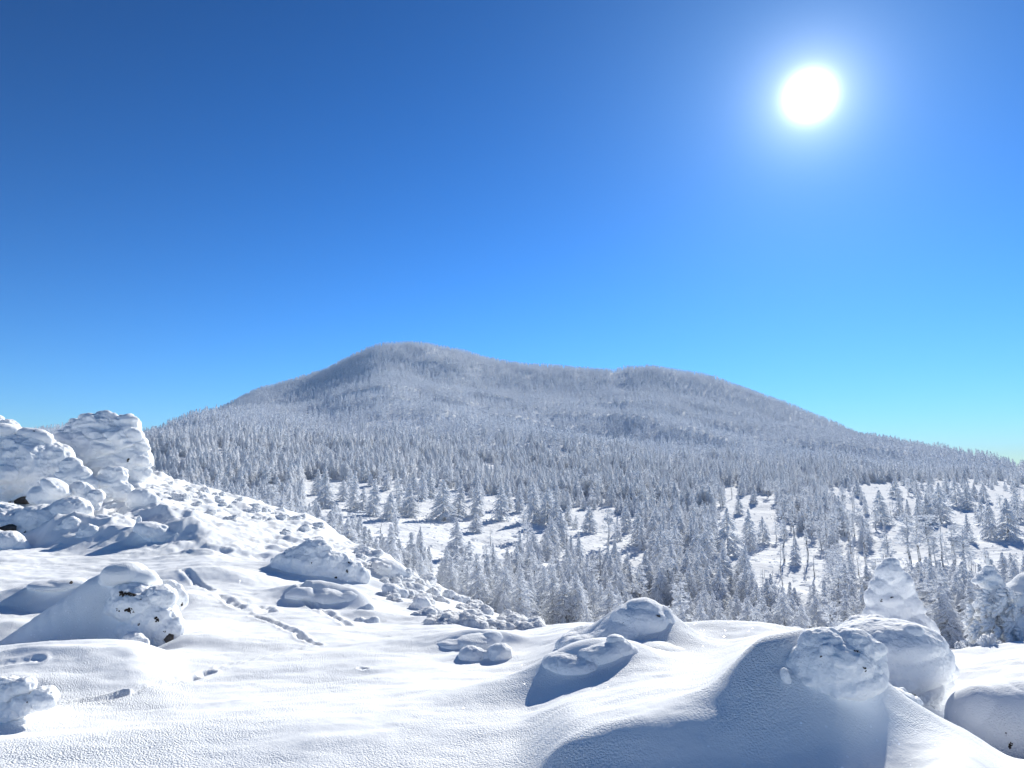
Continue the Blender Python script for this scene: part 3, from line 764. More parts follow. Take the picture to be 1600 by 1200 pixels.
def trunk_mesh(h, r0, seed, lean=0.0, sides=7, stubs=0, rings=8):
    r = np.random.default_rng(seed)
    z = np.linspace(-0.6, h, rings); off = np.cumsum(r.normal(0, 0.03 + lean * .05, (rings, 2)), 0)
    V = []
    for k in range(rings):
        rr = r0 * (1 - 0.85 * max(0, z[k]) / h) + 0.012
        a = np.arange(sides) / sides * 2 * math.pi
        V.append(np.c_[np.cos(a) * rr + off[k, 0], np.sin(a) * rr + off[k, 1], np.full(sides, z[k])])
    V = np.vstack(V); Fc = []
    for k in range(rings - 1):
        for j in range(sides):
            a, b = k * sides + j, k * sides + (j + 1) % sides
            Fc += [(a, b, b + sides), (a, b + sides, a + sides)]
    Fc = np.array(Fc)
    if stubs:
        zz = r.uniform(h * .2, h * .98, stubs); an = r.uniform(0, 6.28, stubs); L = r.uniform(.15, .75, stubs) * (1.1 - zz / h)
        px_ = np.interp(zz, z, off[:, 0]); py_ = np.interp(zz, z, off[:, 1])
        d = np.c_[np.cos(an) * L, np.sin(an) * L, L * r.uniform(-.3, .6, stubs)]
        c = np.c_[px_, py_, zz]
        v2, f2 = clumps(c + d / 2, np.c_[L * .55, np.full(stubs, .03), np.full(stubs, .035)], d, r, True)
        Fc = np.vstack([Fc, f2 + len(V)]); V = np.vstack([V, v2])
    return V, Fc


def fir_crown(h, rb, seed, dens=1.0, bare=0.04, lo=False, sparse=0.0, topw=0.0, spk=True):
    """a rimed fir: whorls of drooping boughs, each a string of clumps with side sprays"""
    r = np.random.default_rng(seed)
    cent, rad, ax = [], [], []
    nb = int(26 * dens * h)
    sc_ = 1.0 / math.sqrt(dens)
    lobes = r.uniform(0, 6.28, 3)
    for k in range(nb):
        t = bare + (1 - bare) * (k + r.random()) / nb
        t = min(t, .995)
        if r.random() < sparse: continue
        a = r.uniform(0, 2 * math.pi)
        prof = (1 - t) ** 0.85 + topw * (1 - t) * t * 2
        prof *= 1 + 0.22 * math.sin(2 * a + lobes[0]) + .12 * math.sin(t * 16 + lobes[1])
        L = max(0.10, rb * prof * r.uniform(.62, 1.12))
        z0 = t * h
        dr = r.uniform(.25, .55) * L
        m_n = max(1, int(round(L / (0.34 * sc_))))
        for q in range(m_n):
            s_ = (q + .75) / m_n
            if s_ < .35 and L > .8: continue
            p = np.array([math.cos(a) * L * s_, math.sin(a) * L * s_, z0 - dr * s_ * s_ + .05])
            size = (0.13 + 0.10 * r.random()) * (1.15 - .35 * s_) * sc_
            d = np.array([math.cos(a), math.sin(a), -.9 * s_])
            cent.append(p); rad.append((size * 1.35, size * .85, size * .62)); ax.append(d)
            if L > .45 and q > 0:
                for sg in (-1, 1):
                    if r.random() < .75:
                        a2 = a + sg * r.uniform(.5, 1.0)
                        d2 = np.array([math.cos(a2), math.sin(a2), -.7])
                        cent.append(p + d2 * size * 1.3); rad.append((size * .95, size * .55, size * .42)); ax.append(d2)
    for k in range(4):
        cent.append(np.array([r.normal(0, .03), r.normal(0, .03), h * (.97 + k * .012)])); rad.append((.16 * sc_, .09, .09)); ax.append(np.array([.01, 0, 1.0]))
    cent, rad, ax = np.array(cent), np.array(rad), np.array(ax)
    V, Fc = clumps(cent, rad, ax, r, lo, .32)
    if spk:
        n = int(len(cent) * 1.5)
        i = r.integers(0, len(cent), n)
        d = ax[i] / np.linalg.norm(ax[i], axis=1)[:, None] * .28 + r.normal(0, .12, (n, 3))
        v2, f2 = spikes(cent[i] + r.normal(0, .05, (n, 3)), d, .03, r)
        Fc = np.vstack([Fc, f2 + len(V)]); V = np.vstack([V, v2])
    return V, Fc


def tuft_crown(h, rb, seed, n=46):
    """an open, flat-topped pine crown: tufts on a bare upper trunk"""
    r = np.random.default_rng(seed)
    cent, rad, ax = [], [], []
    for k in range(n):
        t = r.uniform(.38, 1.0); a = r.uniform(0, 6.28); L = rb * r.uniform(.15, 1) * (1.15 - .75 * t)
        p = np.array([math.cos(a) * L, math.sin(a) * L, t * h + L * .1])
        for q in range(5):
            sz = r.uniform(.09, .2)
            cent.append(p + r.normal(0, .17, 3)); rad.append((sz * 1.3, sz, sz * .55)); ax.append(np.array([math.cos(a), math.sin(a), r.uniform(-.6, .2)]))
        for q in (.3, .6):
            cent.append(np.array([p[0] * q, p[1] * q, p[2] - .08 * L])); rad.append((L * .3, .03, .035)); ax.append(np.array([math.cos(a), math.sin(a), .05]))
    cent, rad, ax = np.array(cent), np.array(rad), np.array(ax)
    V, Fc = clumps(cent, rad, ax, r, False, .35)
    nn = len(cent); i = r.integers(0, len(cent), nn)
    v2, f2 = spikes(cent[i], r.normal(0, .16, (nn, 3)), .025, r)
    return np.vstack([V, v2]), np.vstack([Fc, f2 + len(V)])


def pole_frost(h, seed, n=70):
    r = np.random.default_rng(seed)
    z = r.uniform(h * .12, h, n); a = r.uniform(0, 6.28, n); L = r.uniform(.08, .5, n) * (1.15 - z / h)
    d = np.c_[np.cos(a), np.sin(a), r.uniform(-.5, .3, n)]
    return clumps(np.c_[np.cos(a) * L, np.sin(a) * L, z], np.c_[.1 + L * .4, np.full(n, .055), np.full(n, .06)], d, r, True)


TREE_H = 8.0
PROTO = []     # (crown mesh, trunk mesh, kind)
for k, (rb, dn_, sp_, tw_) in enumerate([(1.9, 1.15, .0, .1), (2.2, 1.15, .03, .2), (1.5, 1.1, .05, .1), (1.7, .95, .15, .35), (2.0, 1.2, 0, .4)]):
    v, f = fir_crown(TREE_H, rb, 100 + k, dn_, .03, False, sp_, tw_)
    tv, tf = trunk_mesh(TREE_H * .93, .16, 200 + k, stubs=10)
    PROTO.append((mesh('crown', v, f, M_CROWN, False), mesh('trunk', tv, tf, M_BARK, True), 'fir'))
for k in range(2):
    v, f = tuft_crown(TREE_H, 1.7, 300 + k, 44 + 10 * k)
    tv, tf = trunk_mesh(TREE_H * .97, .15, 310 + k, 1.0, stubs=14)
    PROTO.append((mesh('crown', v, f, M_CROWN, False), mesh('trunk', tv, tf, M_BARK, True), 'pine'))
for k in range(2):
    v, f = pole_frost(TREE_H * .95, 400 + k, 50 + 60 * k)
    tv, tf = trunk_mesh(TREE_H * .97, .11, 410 + k, 1.0, stubs=16)
    PROTO.append((mesh('frost', v, f, M_CROWN, False), mesh('trunk', tv, tf, M_BARK, True), 'dead'))
tv, tf = trunk_mesh(TREE_H * .55, .12, 420, 1.3, stubs=5)
PROTO.append((None, mesh('trunk', tv, tf, M_BARK, True), 'snag'))
FARP = []
for k, (rb, sp_) in enumerate([(1.7, 0), (2.0, .1), (1.35, .05), (1.8, .2)]):
    v, f = fir_crown(TREE_H, rb, 500 + k, .22, .05, True, sp_, .1 * k, False)
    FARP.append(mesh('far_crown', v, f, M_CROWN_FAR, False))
print('proto tris', [len(p[0].polygons) if p[0] else 0 for p in PROTO], [len(p.polygons) for p in FARP])

# foreground skyline, to know which valley trees can be seen
usk = np.linspace(-0.85, 0.85, 400)
dsk = np.exp(np.linspace(math.log(2.1), math.log(45), 260))
U, Dm = np.meshgrid(usk, dsk, indexing='ij')
zs = near_z((U * Dm).ravel(), Dm.ravel()).reshape(U.shape) / Dm
SKYL = zs.max(1)
ridge_d = np.exp(LD)[np.argmax(np.where(np.exp(LD)[None] > 250, VT, -9), axis=1)]

# open glades on the valley floor, outlined where they lie (pixels of the ground)
GL = [[(470, 750), (560, 752), (640, 772), (720, 768), (790, 778), (850, 800), (872, 850), (800, 872), (740, 900), (690, 910), (610, 890), (545, 850), (480, 820)],
      [(870, 800), (940, 795), (1010, 825), (1030, 880), (1000, 915), (930, 890), (880, 865)],
      [(1125, 790), (1180, 770), (1215, 785), (1225, 830), (1290, 850), (1300, 955), (1215, 965), (1165, 915), (1125, 875)],
      [(1290, 765), (1400, 752), (1600, 748), (1700, 750), (1700, 900), (1560, 890), (1480, 880), (1400, 860), (1320, 830)],
      [(1290, 850), (1500, 880), (1480, 930), (1340, 950)],
      [(745, 722), (790, 725), (785, 738), (750, 736)], [(612, 712), (645, 716), (640, 724), (612, 722)],
      [(1120, 760), (1150, 758), (1160, 780), (1130, 785)], [(955, 578), (975, 572), (985, 600), (975, 612), (950, 606)]]


def inside(px, py, poly):
    c = np.zeros(len(px), bool); n = len(poly)
    for i in range(n):
        (x1, y1), (x2, y2) = poly[i], poly[(i + 1) % n]
        cr = ((y1 > py) != (y2 > py)) & (px < (x2 - x1) * (py - y1) / (y2 - y1 + 1e-9) + x1)
        c ^= cr
    return c


def scatter(step, y0, y1, jit=.42):
    xs = []
    ny = int((y1 - y0) / step)
    ys = y0 + (np.arange(ny) + .5) * step
    for y in ys:
        n = int(1.72 * y / step) + 2
        x = -0.86 * y + (np.arange(n) + rng.random()) * step
        xs.append(np.c_[x, np.full(n, y)])
    p = np.vstack(xs)
    return p + rng.uniform(-jit, jit, p.shape) * step


pts = np.vstack([scatter(3.0, 70, 125), scatter(3.5, 125, 260), scatter(4.1, 260, 380), scatter(4.8, 380, 520), scatter(5.5, 520, 1420)])
x, y = pts.T
uu = x / y
rd = np.interp(uu, UG, ridge_d)
keep = y < rd + 45
x, y, uu = x[keep], y[keep], uu[keep]
z = far_z(x, y)
px, py = proj(x, y, z)
glade = np.zeros(len(x), int)
for k, g in enumerate(GL): glade = np.where(inside(px, py, g), k + 1, glade)
dens = np.ones(len(x))
dens[glade > 0] = 0.03
dens[(glade == 4)] = 0.085
dens[(glade == 5)] = 0.2
dens[(glade == 3)] = 0.12
dens[(glade == 2)] = 0.07
dens[glade == 9] = 0.3
dens[(glade == 0)] *= 0.90
# looser wood round the glades and clearer spots
fl = fbm(np.c_[x, y] / 16, 3, 51)
dens *= np.where((y < 330) & (fl < -0.22), 0.35, 1)
keep = rng.random(len(x)) < dens
x, y, z, px, py, uu, glade = [a[keep] for a in (x, y, z, px, py, uu, glade)]
n = len(x)
hh = TREE_H * (0.52 + 0.30 * rng.random(n) + 0.22 * fbm(np.c_[x, y] / 30, 2, 71)) * np.where(rng.random(n) < .14, .55, 1)
hh *= 1 + 0.42 * sstep(220, 600, y)
right = sstep(1080, 1200, px) * sstep(1000, 900, py) * sstep(760, 790, py)
rr_ = rng.random(n)
kd = rng.integers(0, 5, n)
kd = np.where(rr_ < 0.07 + .25 * right, 5 + rng.integers(0, 2, n), kd)
kd = np.where((rr_ > 1 - (0.03 + .30 * right)), 7 + rng.integers(0, 2, n), kd)
kd = np.where((rr_ > .995) & (y < 250), 9, kd)
hh = np.where(kd >= 5, hh * 1.08, hh)
# trees set one by one: base px, base py, height px, kind
HAND = [(712, 872, 58, 1), (600, 800, 0, 0), (640, 806, 50, 0), (693, 812, 62, 4), (716, 806, 56, 2), (745, 806, 52, 1), (783, 812, 56, 0), (508, 795, 62, 0), (552, 796, 58, 2), (583, 808, 55, 0),
        (660, 782, 40, 3), (672, 778, 44, 2), (835, 815, 60, 1), (856, 820, 58, 4), (870, 825, 48, 0), (812, 800, 42, 2), (792, 795, 46, 0), (1003, 860, 46, 2), (1138, 868, 70, 1), (1172, 858, 60, 0),
        (962, 905, 60, 0), (905, 892, 60, 2), (1308, 815, 40, 2), (1378, 820, 52, 4), (1420, 815, 34, 2), (1437, 822, 40, 2), (1450, 820, 46, 0), (1470, 815, 60, 1), (1495, 792, 44, 3),
        (1548, 842, 56, 1), (1578, 845, 62, 4), (1512, 795, 38, 0), (1433, 775, 30, 2), (1453, 780, 34, 0), (1480, 775, 34, 2), (1590, 815, 48, 0), (1400, 778, 30, 1), (1340, 775, 30, 0), (1467, 925, 45, 2),
        (655, 805, 52, 7), (598, 812, 48, 9), (632, 800, 45, 8), (755, 885, 40, 9), (769, 880, 52, 8), (760, 900, 56, 9), (1195, 900, 22, 9), (1205, 905, 32, 9), (1258, 905, 38, 9), (1262, 880, 70, 8), (1100, 860, 60, 8),
        (1422, 885, 78, 6), (1436, 875, 70, 5), (1456, 880, 74, 6), (1290, 872, 80, 7), (1330, 880, 84, 8), (1355, 885, 78, 7), (1310, 868, 76, 8), (1385, 880, 70, 7), (1495, 900, 76, 6), (1512, 905, 78, 5), (1475, 890, 80, 8), (1225, 880, 90, 8), (1240, 870, 84, 7)]
hx, hy, hhh, hk = [], [], [], []
for a, b, c, k in HAND:
    if c == 0: continue
    qx, qy = find(a, b, 75, 330)
    hx.append(qx); hy.append(qy); hhh.append(c * qy / F); hk.append(k)
hx, hy = np.array(hx), np.array(hy)
far_from = np.ones(n, bool)
for a, b in zip(hx, hy): far_from &= (x - a) ** 2 + (y - b) ** 2 > 2.2 ** 2
x, y, z, hh, kd = [a[far_from] for a in (x, y, z, hh, kd)]
x = np.r_[x, hx]; y = np.r_[y, hy]; z = np.r_[z, far_z(hx, hy)]; hh = np.r_[hh, np.array(hhh)]; kd = np.r_[kd, np.array(hk)]
hand = np.r_[np.zeros(len(x) - len(hx), bool), np.ones(len(hx), bool)]
n = len(x)
rot = rng.uniform(0, 6.283, n); wid = rng.uniform(1.15, 1.6, n) * (1 - .15 * sstep(250, 500, y))
px, py = proj(x, y, z); tx, ty = proj(x, y, z + hh)
# rows of the foreground skyline at each bearing
sk = np.interp(x / y, usk, SKYL); sky_row = proj(x, y, sk * y)[1]
vis = np.minimum(py, sky_row) - ty
vis = np.where((px < 8) | (px > 1592) | (vis < 4), 0, vis)
front = vis * np.where(kd >= 7, .8, 1)
# the nearer tree hides the farther: damp those right behind another
order = np.argsort(y)
hidden = np.zeros(n, bool)
buf = np.full(1700, 1300.0)
for i in order[:9000]:
    a, b = int(max(0, px[i] - 4)), int(min(1699, px[i] + 5))
    if b <= a or vis[i] <= 0: continue
    lim = np.mean(buf[a:b])
    v_ = min(py[i], lim) - ty[i]
    if v_ < vis[i]: front[i] = max(v_, 0)
    wpx = 0.16 * (py[i] - ty[i]) * (1 if kd[i] < 5 else .25)
    a, b = int(max(0, px[i] - wpx)), int(min(1699, px[i] + wpx + 1))
    if b > a: buf[a:b] = np.minimum(buf[a:b], ty[i] + (py[i] - ty[i]) * .25)
score = front + np.where(hand, 1000, 0)
score[y > 330] = np.minimum(score[y > 330], 5)
pick = np.argsort(-score)[:300]
nfir = 0
is_thing = np.zeros(n, bool); is_thing[pick] = True
print('trees', n, 'min picked px', front[pick].min(), 'hand', hand.sum())


def zone(a, b, k):
    kind = {'fir': 'rime-white fir', 'pine': 'open-crowned frosted pine', 'dead': 'frosted bare tree pole', 'snag': 'short dark snag'}[k]
    if 470 < a < 880 and b < 830: w_ = 'on the upper edge of the central glade' if a < 700 else 'at the right end of the central glade'
    elif a < 400: w_ = 'just behind the crest of the lumpy left slope'
    elif a < 560: w_ = 'behind the crest above the domed rime bush'
    elif a < 640: w_ = 'behind the smooth blue-shaded boulder'
    elif a < 720: w_ = 'below the lone broad fir of the glade'
    elif a < 800: w_ = 'above the lower end of the rubble slope'
    elif a < 880: w_ = 'where the rubble slope meets the drift crest'
    elif a < 960: w_ = 'above the left shoulder of the domed snow mound'
    elif a < 1060: w_ = 'straight behind the domed snow mound'
    elif a < 1150: w_ = 'behind the open crest right of the domed mound'
    elif a < 1240: w_ = 'left of and above the big rime head'
    elif a < 1350: w_ = 'between the big rime head and the robed fir'
    elif b < 850: w_ = 'on the bright snow slope at the right'
    elif a < 1460: w_ = 'right behind the robed fir'
    else: w_ = 'between the robed fir and the hooded fir'
    return kind + ' ' + w_, k + ' trees ' + w_


SPECIAL = {(712, 872): 'lone broad fir in the middle of the snowy glade, casting a blue shadow', (1003, 860): 'narrow lone fir in the small second glade right of centre',
           (640, 806): 'single slender fir on the open glade, left of the tall cluster', (508, 795): 'leftmost of the firs standing free on the central glade',
           (1378, 820): 'stout fir in the middle of the bright right slope', (1578, 845): 'tall broad fir near the right edge on the bright slope',
           (1467, 925): 'small fir standing alone in the snow gap right of the robed fir', (1258, 905): 'dark bare snag on the snow patch above the big rime head',
           (1205, 905): 'short dark snag, left one on the snow patch right of centre', (760, 900): 'bare snag rising beside the lone broad fir'}
hand_ids = {}
j = len(x) - len(hx)
for a, b, c, k in HAND:
    if c == 0: continue
    hand_ids[j] = (a, b); j += 1


def plant(i):
    cm, tm, kd_ = PROTO[int(kd[i])]
    name = {'fir': 'fir_tree', 'pine': 'pine_tree', 'dead': 'dead_tree', 'snag': 'dead_tree'}[kd_]
    lab, grp = zone(px[i], py[i], kd_)
    if hand_ids.get(i) in SPECIAL: lab = SPECIAL[hand_ids[i]]; grp = None
    elif i in UNI: lab = UNI[i]
    o = link(name, None, loc=(x[i], y[i], z[i]), label=lab, cat={'fir': 'fir tree', 'pine': 'pine tree'}.get(kd_, 'dead tree'), group=grp)
    o.empty_display_size = .3
    s_ = hh[i] / TREE_H
    o.scale = (s_ * wid[i], s_ * wid[i], s_); o.rotation_euler = (rng.normal(0, .02), rng.normal(0, .02), rot[i])
    if cm: link('crown' if kd_ in ('fir', 'pine') else 'frosted_branches', cm, parent=o, kind=None if kd_ in ('fir', 'pine') else 'stuff')
    link('trunk', tm, parent=o)
    return o


def singled(ids, keyf, labf):
    """the tallest, smallest, leftmost ... of each group get a label of their own"""
    out, gr = {}, {}
    for i_ in ids: gr.setdefault(keyf(i_), []).append(i_)
    for g_, mem in gr.items():
        if len(mem) < 2: continue
        for word, key in labf:
            left = [q for q in mem if q not in out]
            if not left: break
            out[max(left, key=key)] = word + ' ' + g_
    return out


UNI = singled([int(i) for i in pick if hand_ids.get(int(i)) not in SPECIAL], lambda i: zone(px[i], py[i], PROTO[int(kd[i])][2])[0],
              [('tallest', lambda i: py[i] - ty[i]), ('shortest', lambda i: ty[i] - py[i]), ('leftmost', lambda i: -px[i]), ('rightmost', lambda i: px[i]), ('farthest', lambda i: y[i]), ('nearest', lambda i: -y[i]), ('slimmest', lambda i: -wid[i]), ('broadest', lambda i: wid[i])])
for i in pick: plant(int(i))


def forest(name, sel, protos, label):
    """the rest of the wood, one mass grown by geometry nodes from the same trees"""
    me = bpy.data.meshes.new(name)
    P = np.c_[x, y, z][sel].astype(np.float32)
    me.vertices.add(len(P)); me.vertices.foreach_set('co', P.ravel())
    s_ = hh[sel] / TREE_H
    kk = me.attributes.new('tree_kind', 'INT', 'POINT'); kk.data.foreach_set('value', protos[1].astype(np.int32))
    ra = me.attributes.new('turn', 'FLOAT_VECTOR', 'POINT'); ra.data.foreach_set('vector', np.c_[rng.normal(0, .03, len(P)), rng.normal(0, .03, len(P)), rot[sel]].astype(np.float32).ravel())
    sa = me.attributes.new('size', 'FLOAT_VECTOR', 'POINT'); sa.data.foreach_set('vector', np.c_[s_ * wid[sel], s_ * wid[sel], s_].astype(np.float32).ravel())
    o = link(name, me, kind='stuff', label=label)
    ng = bpy.data.node_groups.new(name, 'GeometryNodeTree')
    ng.interface.new_socket('Geometry', in_out='INPUT', socket_type='NodeSocketGeometry')
    ng.interface.new_socket('Geometry', in_out='OUTPUT', socket_type='NodeSocketGeometry')
    gi = ng.nodes.new('NodeGroupInput'); go = ng.nodes.new('NodeGroupOutput')
    jn = ng.nodes.new('GeometryNodeJoinGeometry'); ng.links.new(jn.outputs[0], go.inputs[0])
    at_ = {}
    for nm, ty_ in (('tree_kind', 'INT'), ('turn', 'FLOAT_VECTOR'), ('size', 'FLOAT_VECTOR')):
        a = ng.nodes.new('GeometryNodeInputNamedAttribute'); a.data_type = ty_; a.inputs[0].default_value = nm; at_[nm] = a.outputs[0]
    for k, objs in enumerate(protos[0]):
        cp = ng.nodes.new('FunctionNodeCompare'); cp.data_type = 'INT'; cp.operation = 'EQUAL'
        ng.links.new(at_['tree_kind'], cp.inputs[2]); cp.inputs[3].default_value = k
        for ob in objs:
            oi = ng.nodes.new('GeometryNodeObjectInfo'); oi.inputs['Object'].default_value = ob; oi.transform_space = 'ORIGINAL'
            io = ng.nodes.new('GeometryNodeInstanceOnPoints')
            ng.links.new(gi.outputs[0], io.inputs['Points']); ng.links.new(cp.outputs[0], io.inputs['Selection'])
            ng.links.new(oi.outputs['Geometry'], io.inputs['Instance'])
            ng.links.new(at_['turn'], io.inputs['Rotation']); ng.links.new(at_['size'], io.inputs['Scale'])
            ng.links.new(io.outputs[0], jn.inputs[0])
    md = o.modifiers.new('trees', 'NODES'); md.node_group = ng
    return o


# the masses take their trees from ones that stand in the wood
src = []
for k, (cm, tm, kd_) in enumerate(PROTO):
    obs = []
    for me_ in (cm, tm):
        if me_ is None: continue
        ob = next((o for o in bpy.data.objects if o.data == me_), None)
        if ob is not None: obs.append(ob)
    src.append(obs)
nearish = y < 340 + 160 * rng.random(n)
sel = (~is_thing) & nearish
forest('valley_forest', sel, (src, kd[sel]), 'dense rime-white conifer wood filling the valley floor')
# light crowns for the mountain; three stand at the wood's far edge as its first trees
fsrc = []
idx = np.nonzero((y > 400) & (y < 520) & ~nearish & (np.abs(x / y) < .6))[0][:len(FARP)]
for i_, me_ in zip(idx, FARP):
    o = link('fir_tree', None, loc=(x[i_], y[i_], z[i_]), label='small rime-white fir at the foot of the mountain wood', cat='fir tree', group='firs at the foot of the mountain')
    s_ = hh[i_] / TREE_H; o.scale = (s_, s_, s_); is_thing[i_] = True
    fsrc.append([link('crown', me_, parent=o)])
sel = (~is_thing) & ~nearish
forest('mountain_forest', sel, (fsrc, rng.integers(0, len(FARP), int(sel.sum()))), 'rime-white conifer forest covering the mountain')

# ------------------------------------------------------------------ rimed scrub on the stony slopes
SCR = []
for k in range(5):
    r = np.random.default_rng(700 + k)
    parts = [((0, 0, 0), (.5, .45, .33), (0, 0, 0))] + [((r.uniform(-.45, .45), r.uniform(-.3, .3), r.uniform(-.1, .35)), (r.uniform(.14, .3),) * 2 + (r.uniform(.12, .24),), (0, 0, 0)) for _ in range(7)]
    me = remeshed(parts, .045, 2, 'rimed_scrub'); displace(me, .16, 'crust', .8, 700 + k); me.materials.clear(); me.materials.append(M_RIME)
    SCR.append(me)
tw = [mesh('twig', *twig_mesh(.11, .09, 900 + k), M_TWIG, False) for k in range(3)]
bases = []
placed = 0
zones_ = [(60, 'stony left slope above the flat snow', lambda: (rng.uniform(240, 500), None, rng.beta(1, 3.2) * 60, .12, .26)),
          (150, 'rubble slope running down to the valley wood', lambda: (rng.uniform(560, 840), None, rng.beta(1, 1.5) * 70, .12, .34))]


def where_of(a):
    for lim, w_ in ((320, 'below the twin-headed rime mass, left slope'), (400, 'on the crest of the left slope'), (510, 'on the crest above the domed rime bush'), (610, 'around the smooth blue-shaded boulder'),
                    (680, 'behind the round lone rime bush'), (760, 'in the middle of the rubble slope'), (999, 'at the lower right end of the rubble slope')):
        if a < lim: return w_


for cnt, where, fn in zones_:
    for _ in range(cnt):
        a, _n, e, s0, s1 = fn()
        top = np.interp(a, [240, 300, 400, 500, 600, 700, 830], [745, 762, 787, 816, 872, 928, 974])
        bq = top + 2 + e * (1 if a < 780 else .3)
        qx, qy = find(a, bq, 9, 40)
        k = int(rng.integers(0, 5)); s_ = rng.uniform(s0, s1) * (qy / 18) ** .5 * 1.35
        o = link('rimed_scrub', SCR[k], loc=(qx, qy, gz(qx, qy) - s_ * .08), label=(wl := 'knee-high clump of rimed scrub ' + where_of(a)), cat='shrub', group='rimed scrub ' + where_of(a))
        o.scale = (s_ * rng.uniform(.9, 1.5), s_, s_ * rng.uniform(.7, 1.1)); o.rotation_euler = (rng.normal(0, .15), rng.normal(0, .15), rng.uniform(0, 6.28))
        if rng.random() < (.12 if a < 520 else .4):
            t = link('twig', tw[int(rng.integers(0, 3))], parent=o)
            t.location = Matrix.Rotation(-o.rotation_euler.z, 3, 'Z') @ Vector((rng.uniform(-.3, .3), -.42, .12))

sc_ = [o for o in bpy.data.objects if o.name.startswith('rimed_scrub') and o.users_collection]
ppx = {o: proj(*o.location) for o in sc_}
U2 = singled(sc_, lambda o: o['label'], [('broadest', lambda o: o.scale.x / o.location.y), ('smallest', lambda o: -o.scale.x), ('leftmost', lambda o: -ppx[o][0]), ('rightmost', lambda o: ppx[o][0]), ('highest', lambda o: -ppx[o][1]), ('lowest', lambda o: ppx[o][1])])
for o, l in U2.items(): o['label'] = l
# tiny buried shrubs and fallen branches poking out of the glades
gp = []
for g in GL[:5]:
    a0, a1 = min(p[0] for p in g), max(p[0] for p in g); b0, b1 = min(p[1] for p in g), max(p[1] for p in g)
    for _ in range(int((a1 - a0) * (b1 - b0) / 60)):
        a, b = rng.uniform(a0, a1), rng.uniform(b0, b1)
        if inside(np.array([a]), np.array([b]), g)[0]: gp.append(find(a, b, 75, 330))
gp = np.array(gp); gn = len(gp)
gzv = far_z(gp[:, 0], gp[:, 1])
an = rng.uniform(0, 6.28, gn); L = rng.uniform(.15, .7, gn) * np.where(rng.random(gn) < .15, 1.8, 1)
v, f = clumps(np.c_[gp, gzv + .02], np.c_[L, L * rng.uniform(.15, .5, gn), L * rng.uniform(.15, .4, gn)], np.c_[np.cos(an), np.sin(an), rng.uniform(-.1, .3, gn)], rng, False, .4)
link('buried_brush', mesh('buried_brush', v, f, M_CROWN, False), kind='stuff', label='small frosted brush and sticks poking out of the glade snow')

# ------------------------------------------------------------------ air
hb = mesh('haze', [(a, b, c) for a in (-6200, 6200) for b in (-6200, 6200) for c in (-77, 330)],
          [(0, 1, 3, 2), (4, 6, 7, 5), (0, 4, 5, 1), (2, 3, 7, 6), (0, 2, 6, 4), (1, 5, 7, 3)], None, False)
mt, t, out = mat('air')
pv = N(t, 'ShaderNodeVolumePrincipled'); pv.inputs['Color'].default_value = (0.62, 0.80, 1.0, 1); pv.inputs['Density'].default_value = 0.00008
t.links.new(pv.outputs[0], out.inputs['Volume'])
hb.materials.append(mt)
link('haze', hb, kind='stuff', label='thin blue winter air over the whole valley')

# ------------------------------------------------------------------ frosted fir at the right edge
DR = 9.0


def E(px_, py_, rx, ry, off=0.0, rd=.9, ti=0.0): return (px_, py_, rx, ry, off, rd, ti)


edge_fir = link('snow_covered_fir', None, loc=at(1575, 1005, DR), label='crooked frosted fir with a thick snow hood at the right edge', cat='fir tree')


def sub(name, ells, style, amp, seed, smooth_n=4, m_=M_RIME, vox=1.2):
    parts = []
    base = edge_fir.location
    for e in ells:
        d = DR + e[4]; k = d / F; c = at(e[0], e[1], d)
        parts.append((c - base, (e[2] * k, e[2] * k * e[5], e[3] * k), (0, e[6], 0)))
    me = remeshed(parts, DR / 704 * vox, smooth_n, name)
    displace(me, max(e[2] for e in ells) * DR / F * 1.6 * amp, style, max(e[2] for e in ells) * DR / F * 1.6, seed)
    me.materials.clear(); me.materials.append(m_)
    return link(name, me, parent=edge_fir)


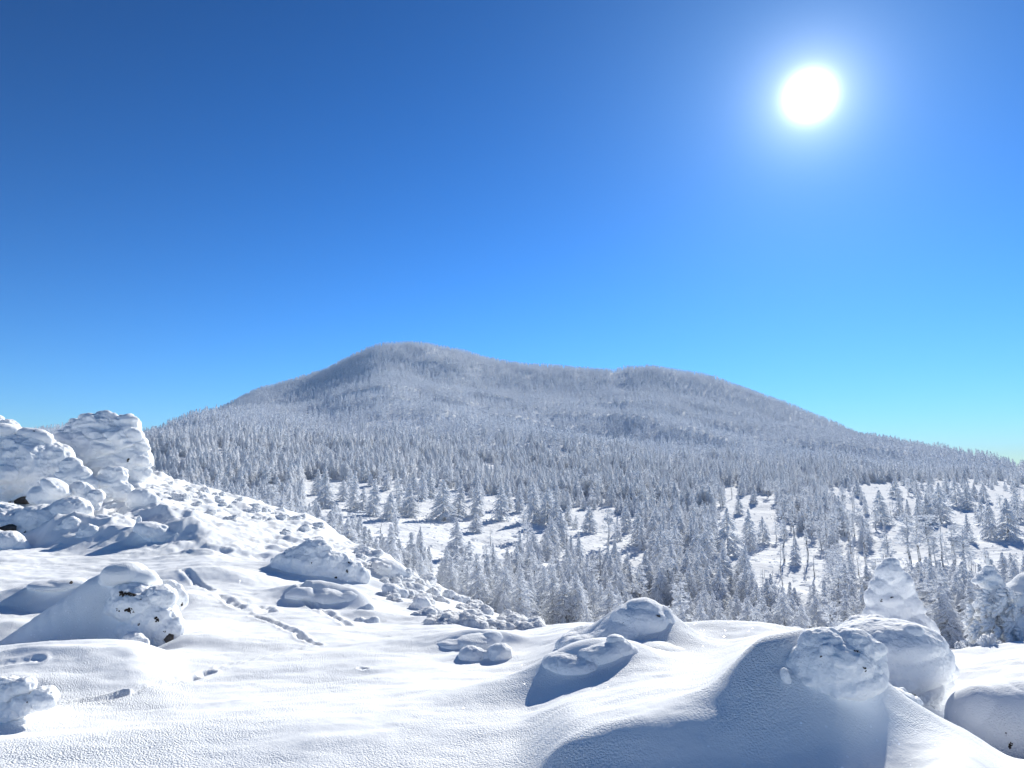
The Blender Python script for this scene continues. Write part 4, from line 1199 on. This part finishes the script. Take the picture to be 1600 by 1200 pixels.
sub('snow_hood', [E(1605, 930, 42, 24, 0, .9, -.45), E(1580, 945, 28, 22), E(1625, 925, 40, 34)], 'soft', .06, 81, 5, M_SNOW)
sub('upper_boughs', [E(1545, 889, 8, 6), E(1540, 899, 15, 6, 0, .9, -.4), E(1531, 906, 12, 4, 0, .9, -.35), E(1552, 903, 13, 7, 0, .9, .3), E(1545, 913, 14, 7), E(1552, 925, 12, 12), E(1560, 912, 10, 5, 0, .9, .4)], 'crust', .12, 82)
sub('boughs', [E(1562, 968, 26, 26), E(1590, 975, 34, 30), E(1540, 955, 14, 18), E(1535, 975, 12, 12), E(1558, 935, 14, 16), E(1620, 970, 40, 36)], 'crust', .13, 83, 2)
rr = np.random.default_rng(5)
cent, rad, ax = [], [], []
base = edge_fir.location
for k in range(150):
    a = rr.uniform(1515, 1600); b = rr.uniform(925, 1008)
    if a < 1535 and b < 950: continue
    c0 = at(a, b, DR - rr.uniform(.05, .35)) - base
    d = Vector((-(.3 + rr.random()), -rr.uniform(0, .8), rr.uniform(-.5, .3))).normalized()
    L = rr.uniform(.08, .2)
    for q in range(3):
        dd = Vector((d.x, d.y, d.z + (q - 1) * .5)).normalized()
        cent.append(np.array(c0 + dd * L * .5)); rad.append((L * .5, .022, .022)); ax.append(np.array(dd))
v, f = clumps(np.array(cent), np.array(rad), np.array(ax), rr, False, .2)
link('needle_sprays', mesh('needle_sprays', v, f, M_RIME, True), parent=edge_fir, kind='stuff')
tv, tf = trunk_mesh(1.2, .06, 77)
link('trunk', mesh('trunk', tv, tf, M_BARK), parent=edge_fir, loc=(0, .25, -.2))
for k, (a, b, d_, s_) in enumerate([(1520, 1003, 8.6, .28), (1500, 1008, 8.2, .22), (1545, 1000, 8.0, .30)]):
    r = np.random.default_rng(60 + k); cent, rad, ax = [], [], []
    for j in range(60):
        an = r.uniform(0, 6.28); el = r.uniform(.1, 1.4); dd = np.array([math.cos(an) * math.cos(el), math.sin(an) * math.cos(el), math.sin(el)])
        L = r.uniform(.12, .3) * s_ * 1.6
        cent.append(dd * L * .6); rad.append((L * .5, .018, .02)); ax.append(dd)
    v, f = clumps(np.array(cent), np.array(rad), np.array(ax), r, False, .3)
    q = at(a, b, d_)
    link('frosted_shrub', mesh('frosted_shrub', v, f, M_RIME, True), loc=(q.x, q.y, gz(q.x, q.y) - .02), label=['spiky frosted shrub at the foot of the hooded fir', 'leftmost spiky frosted shrub below the hooded fir', 'larger spiky frosted shrub in front of the hooded fir'][k], cat='shrub')
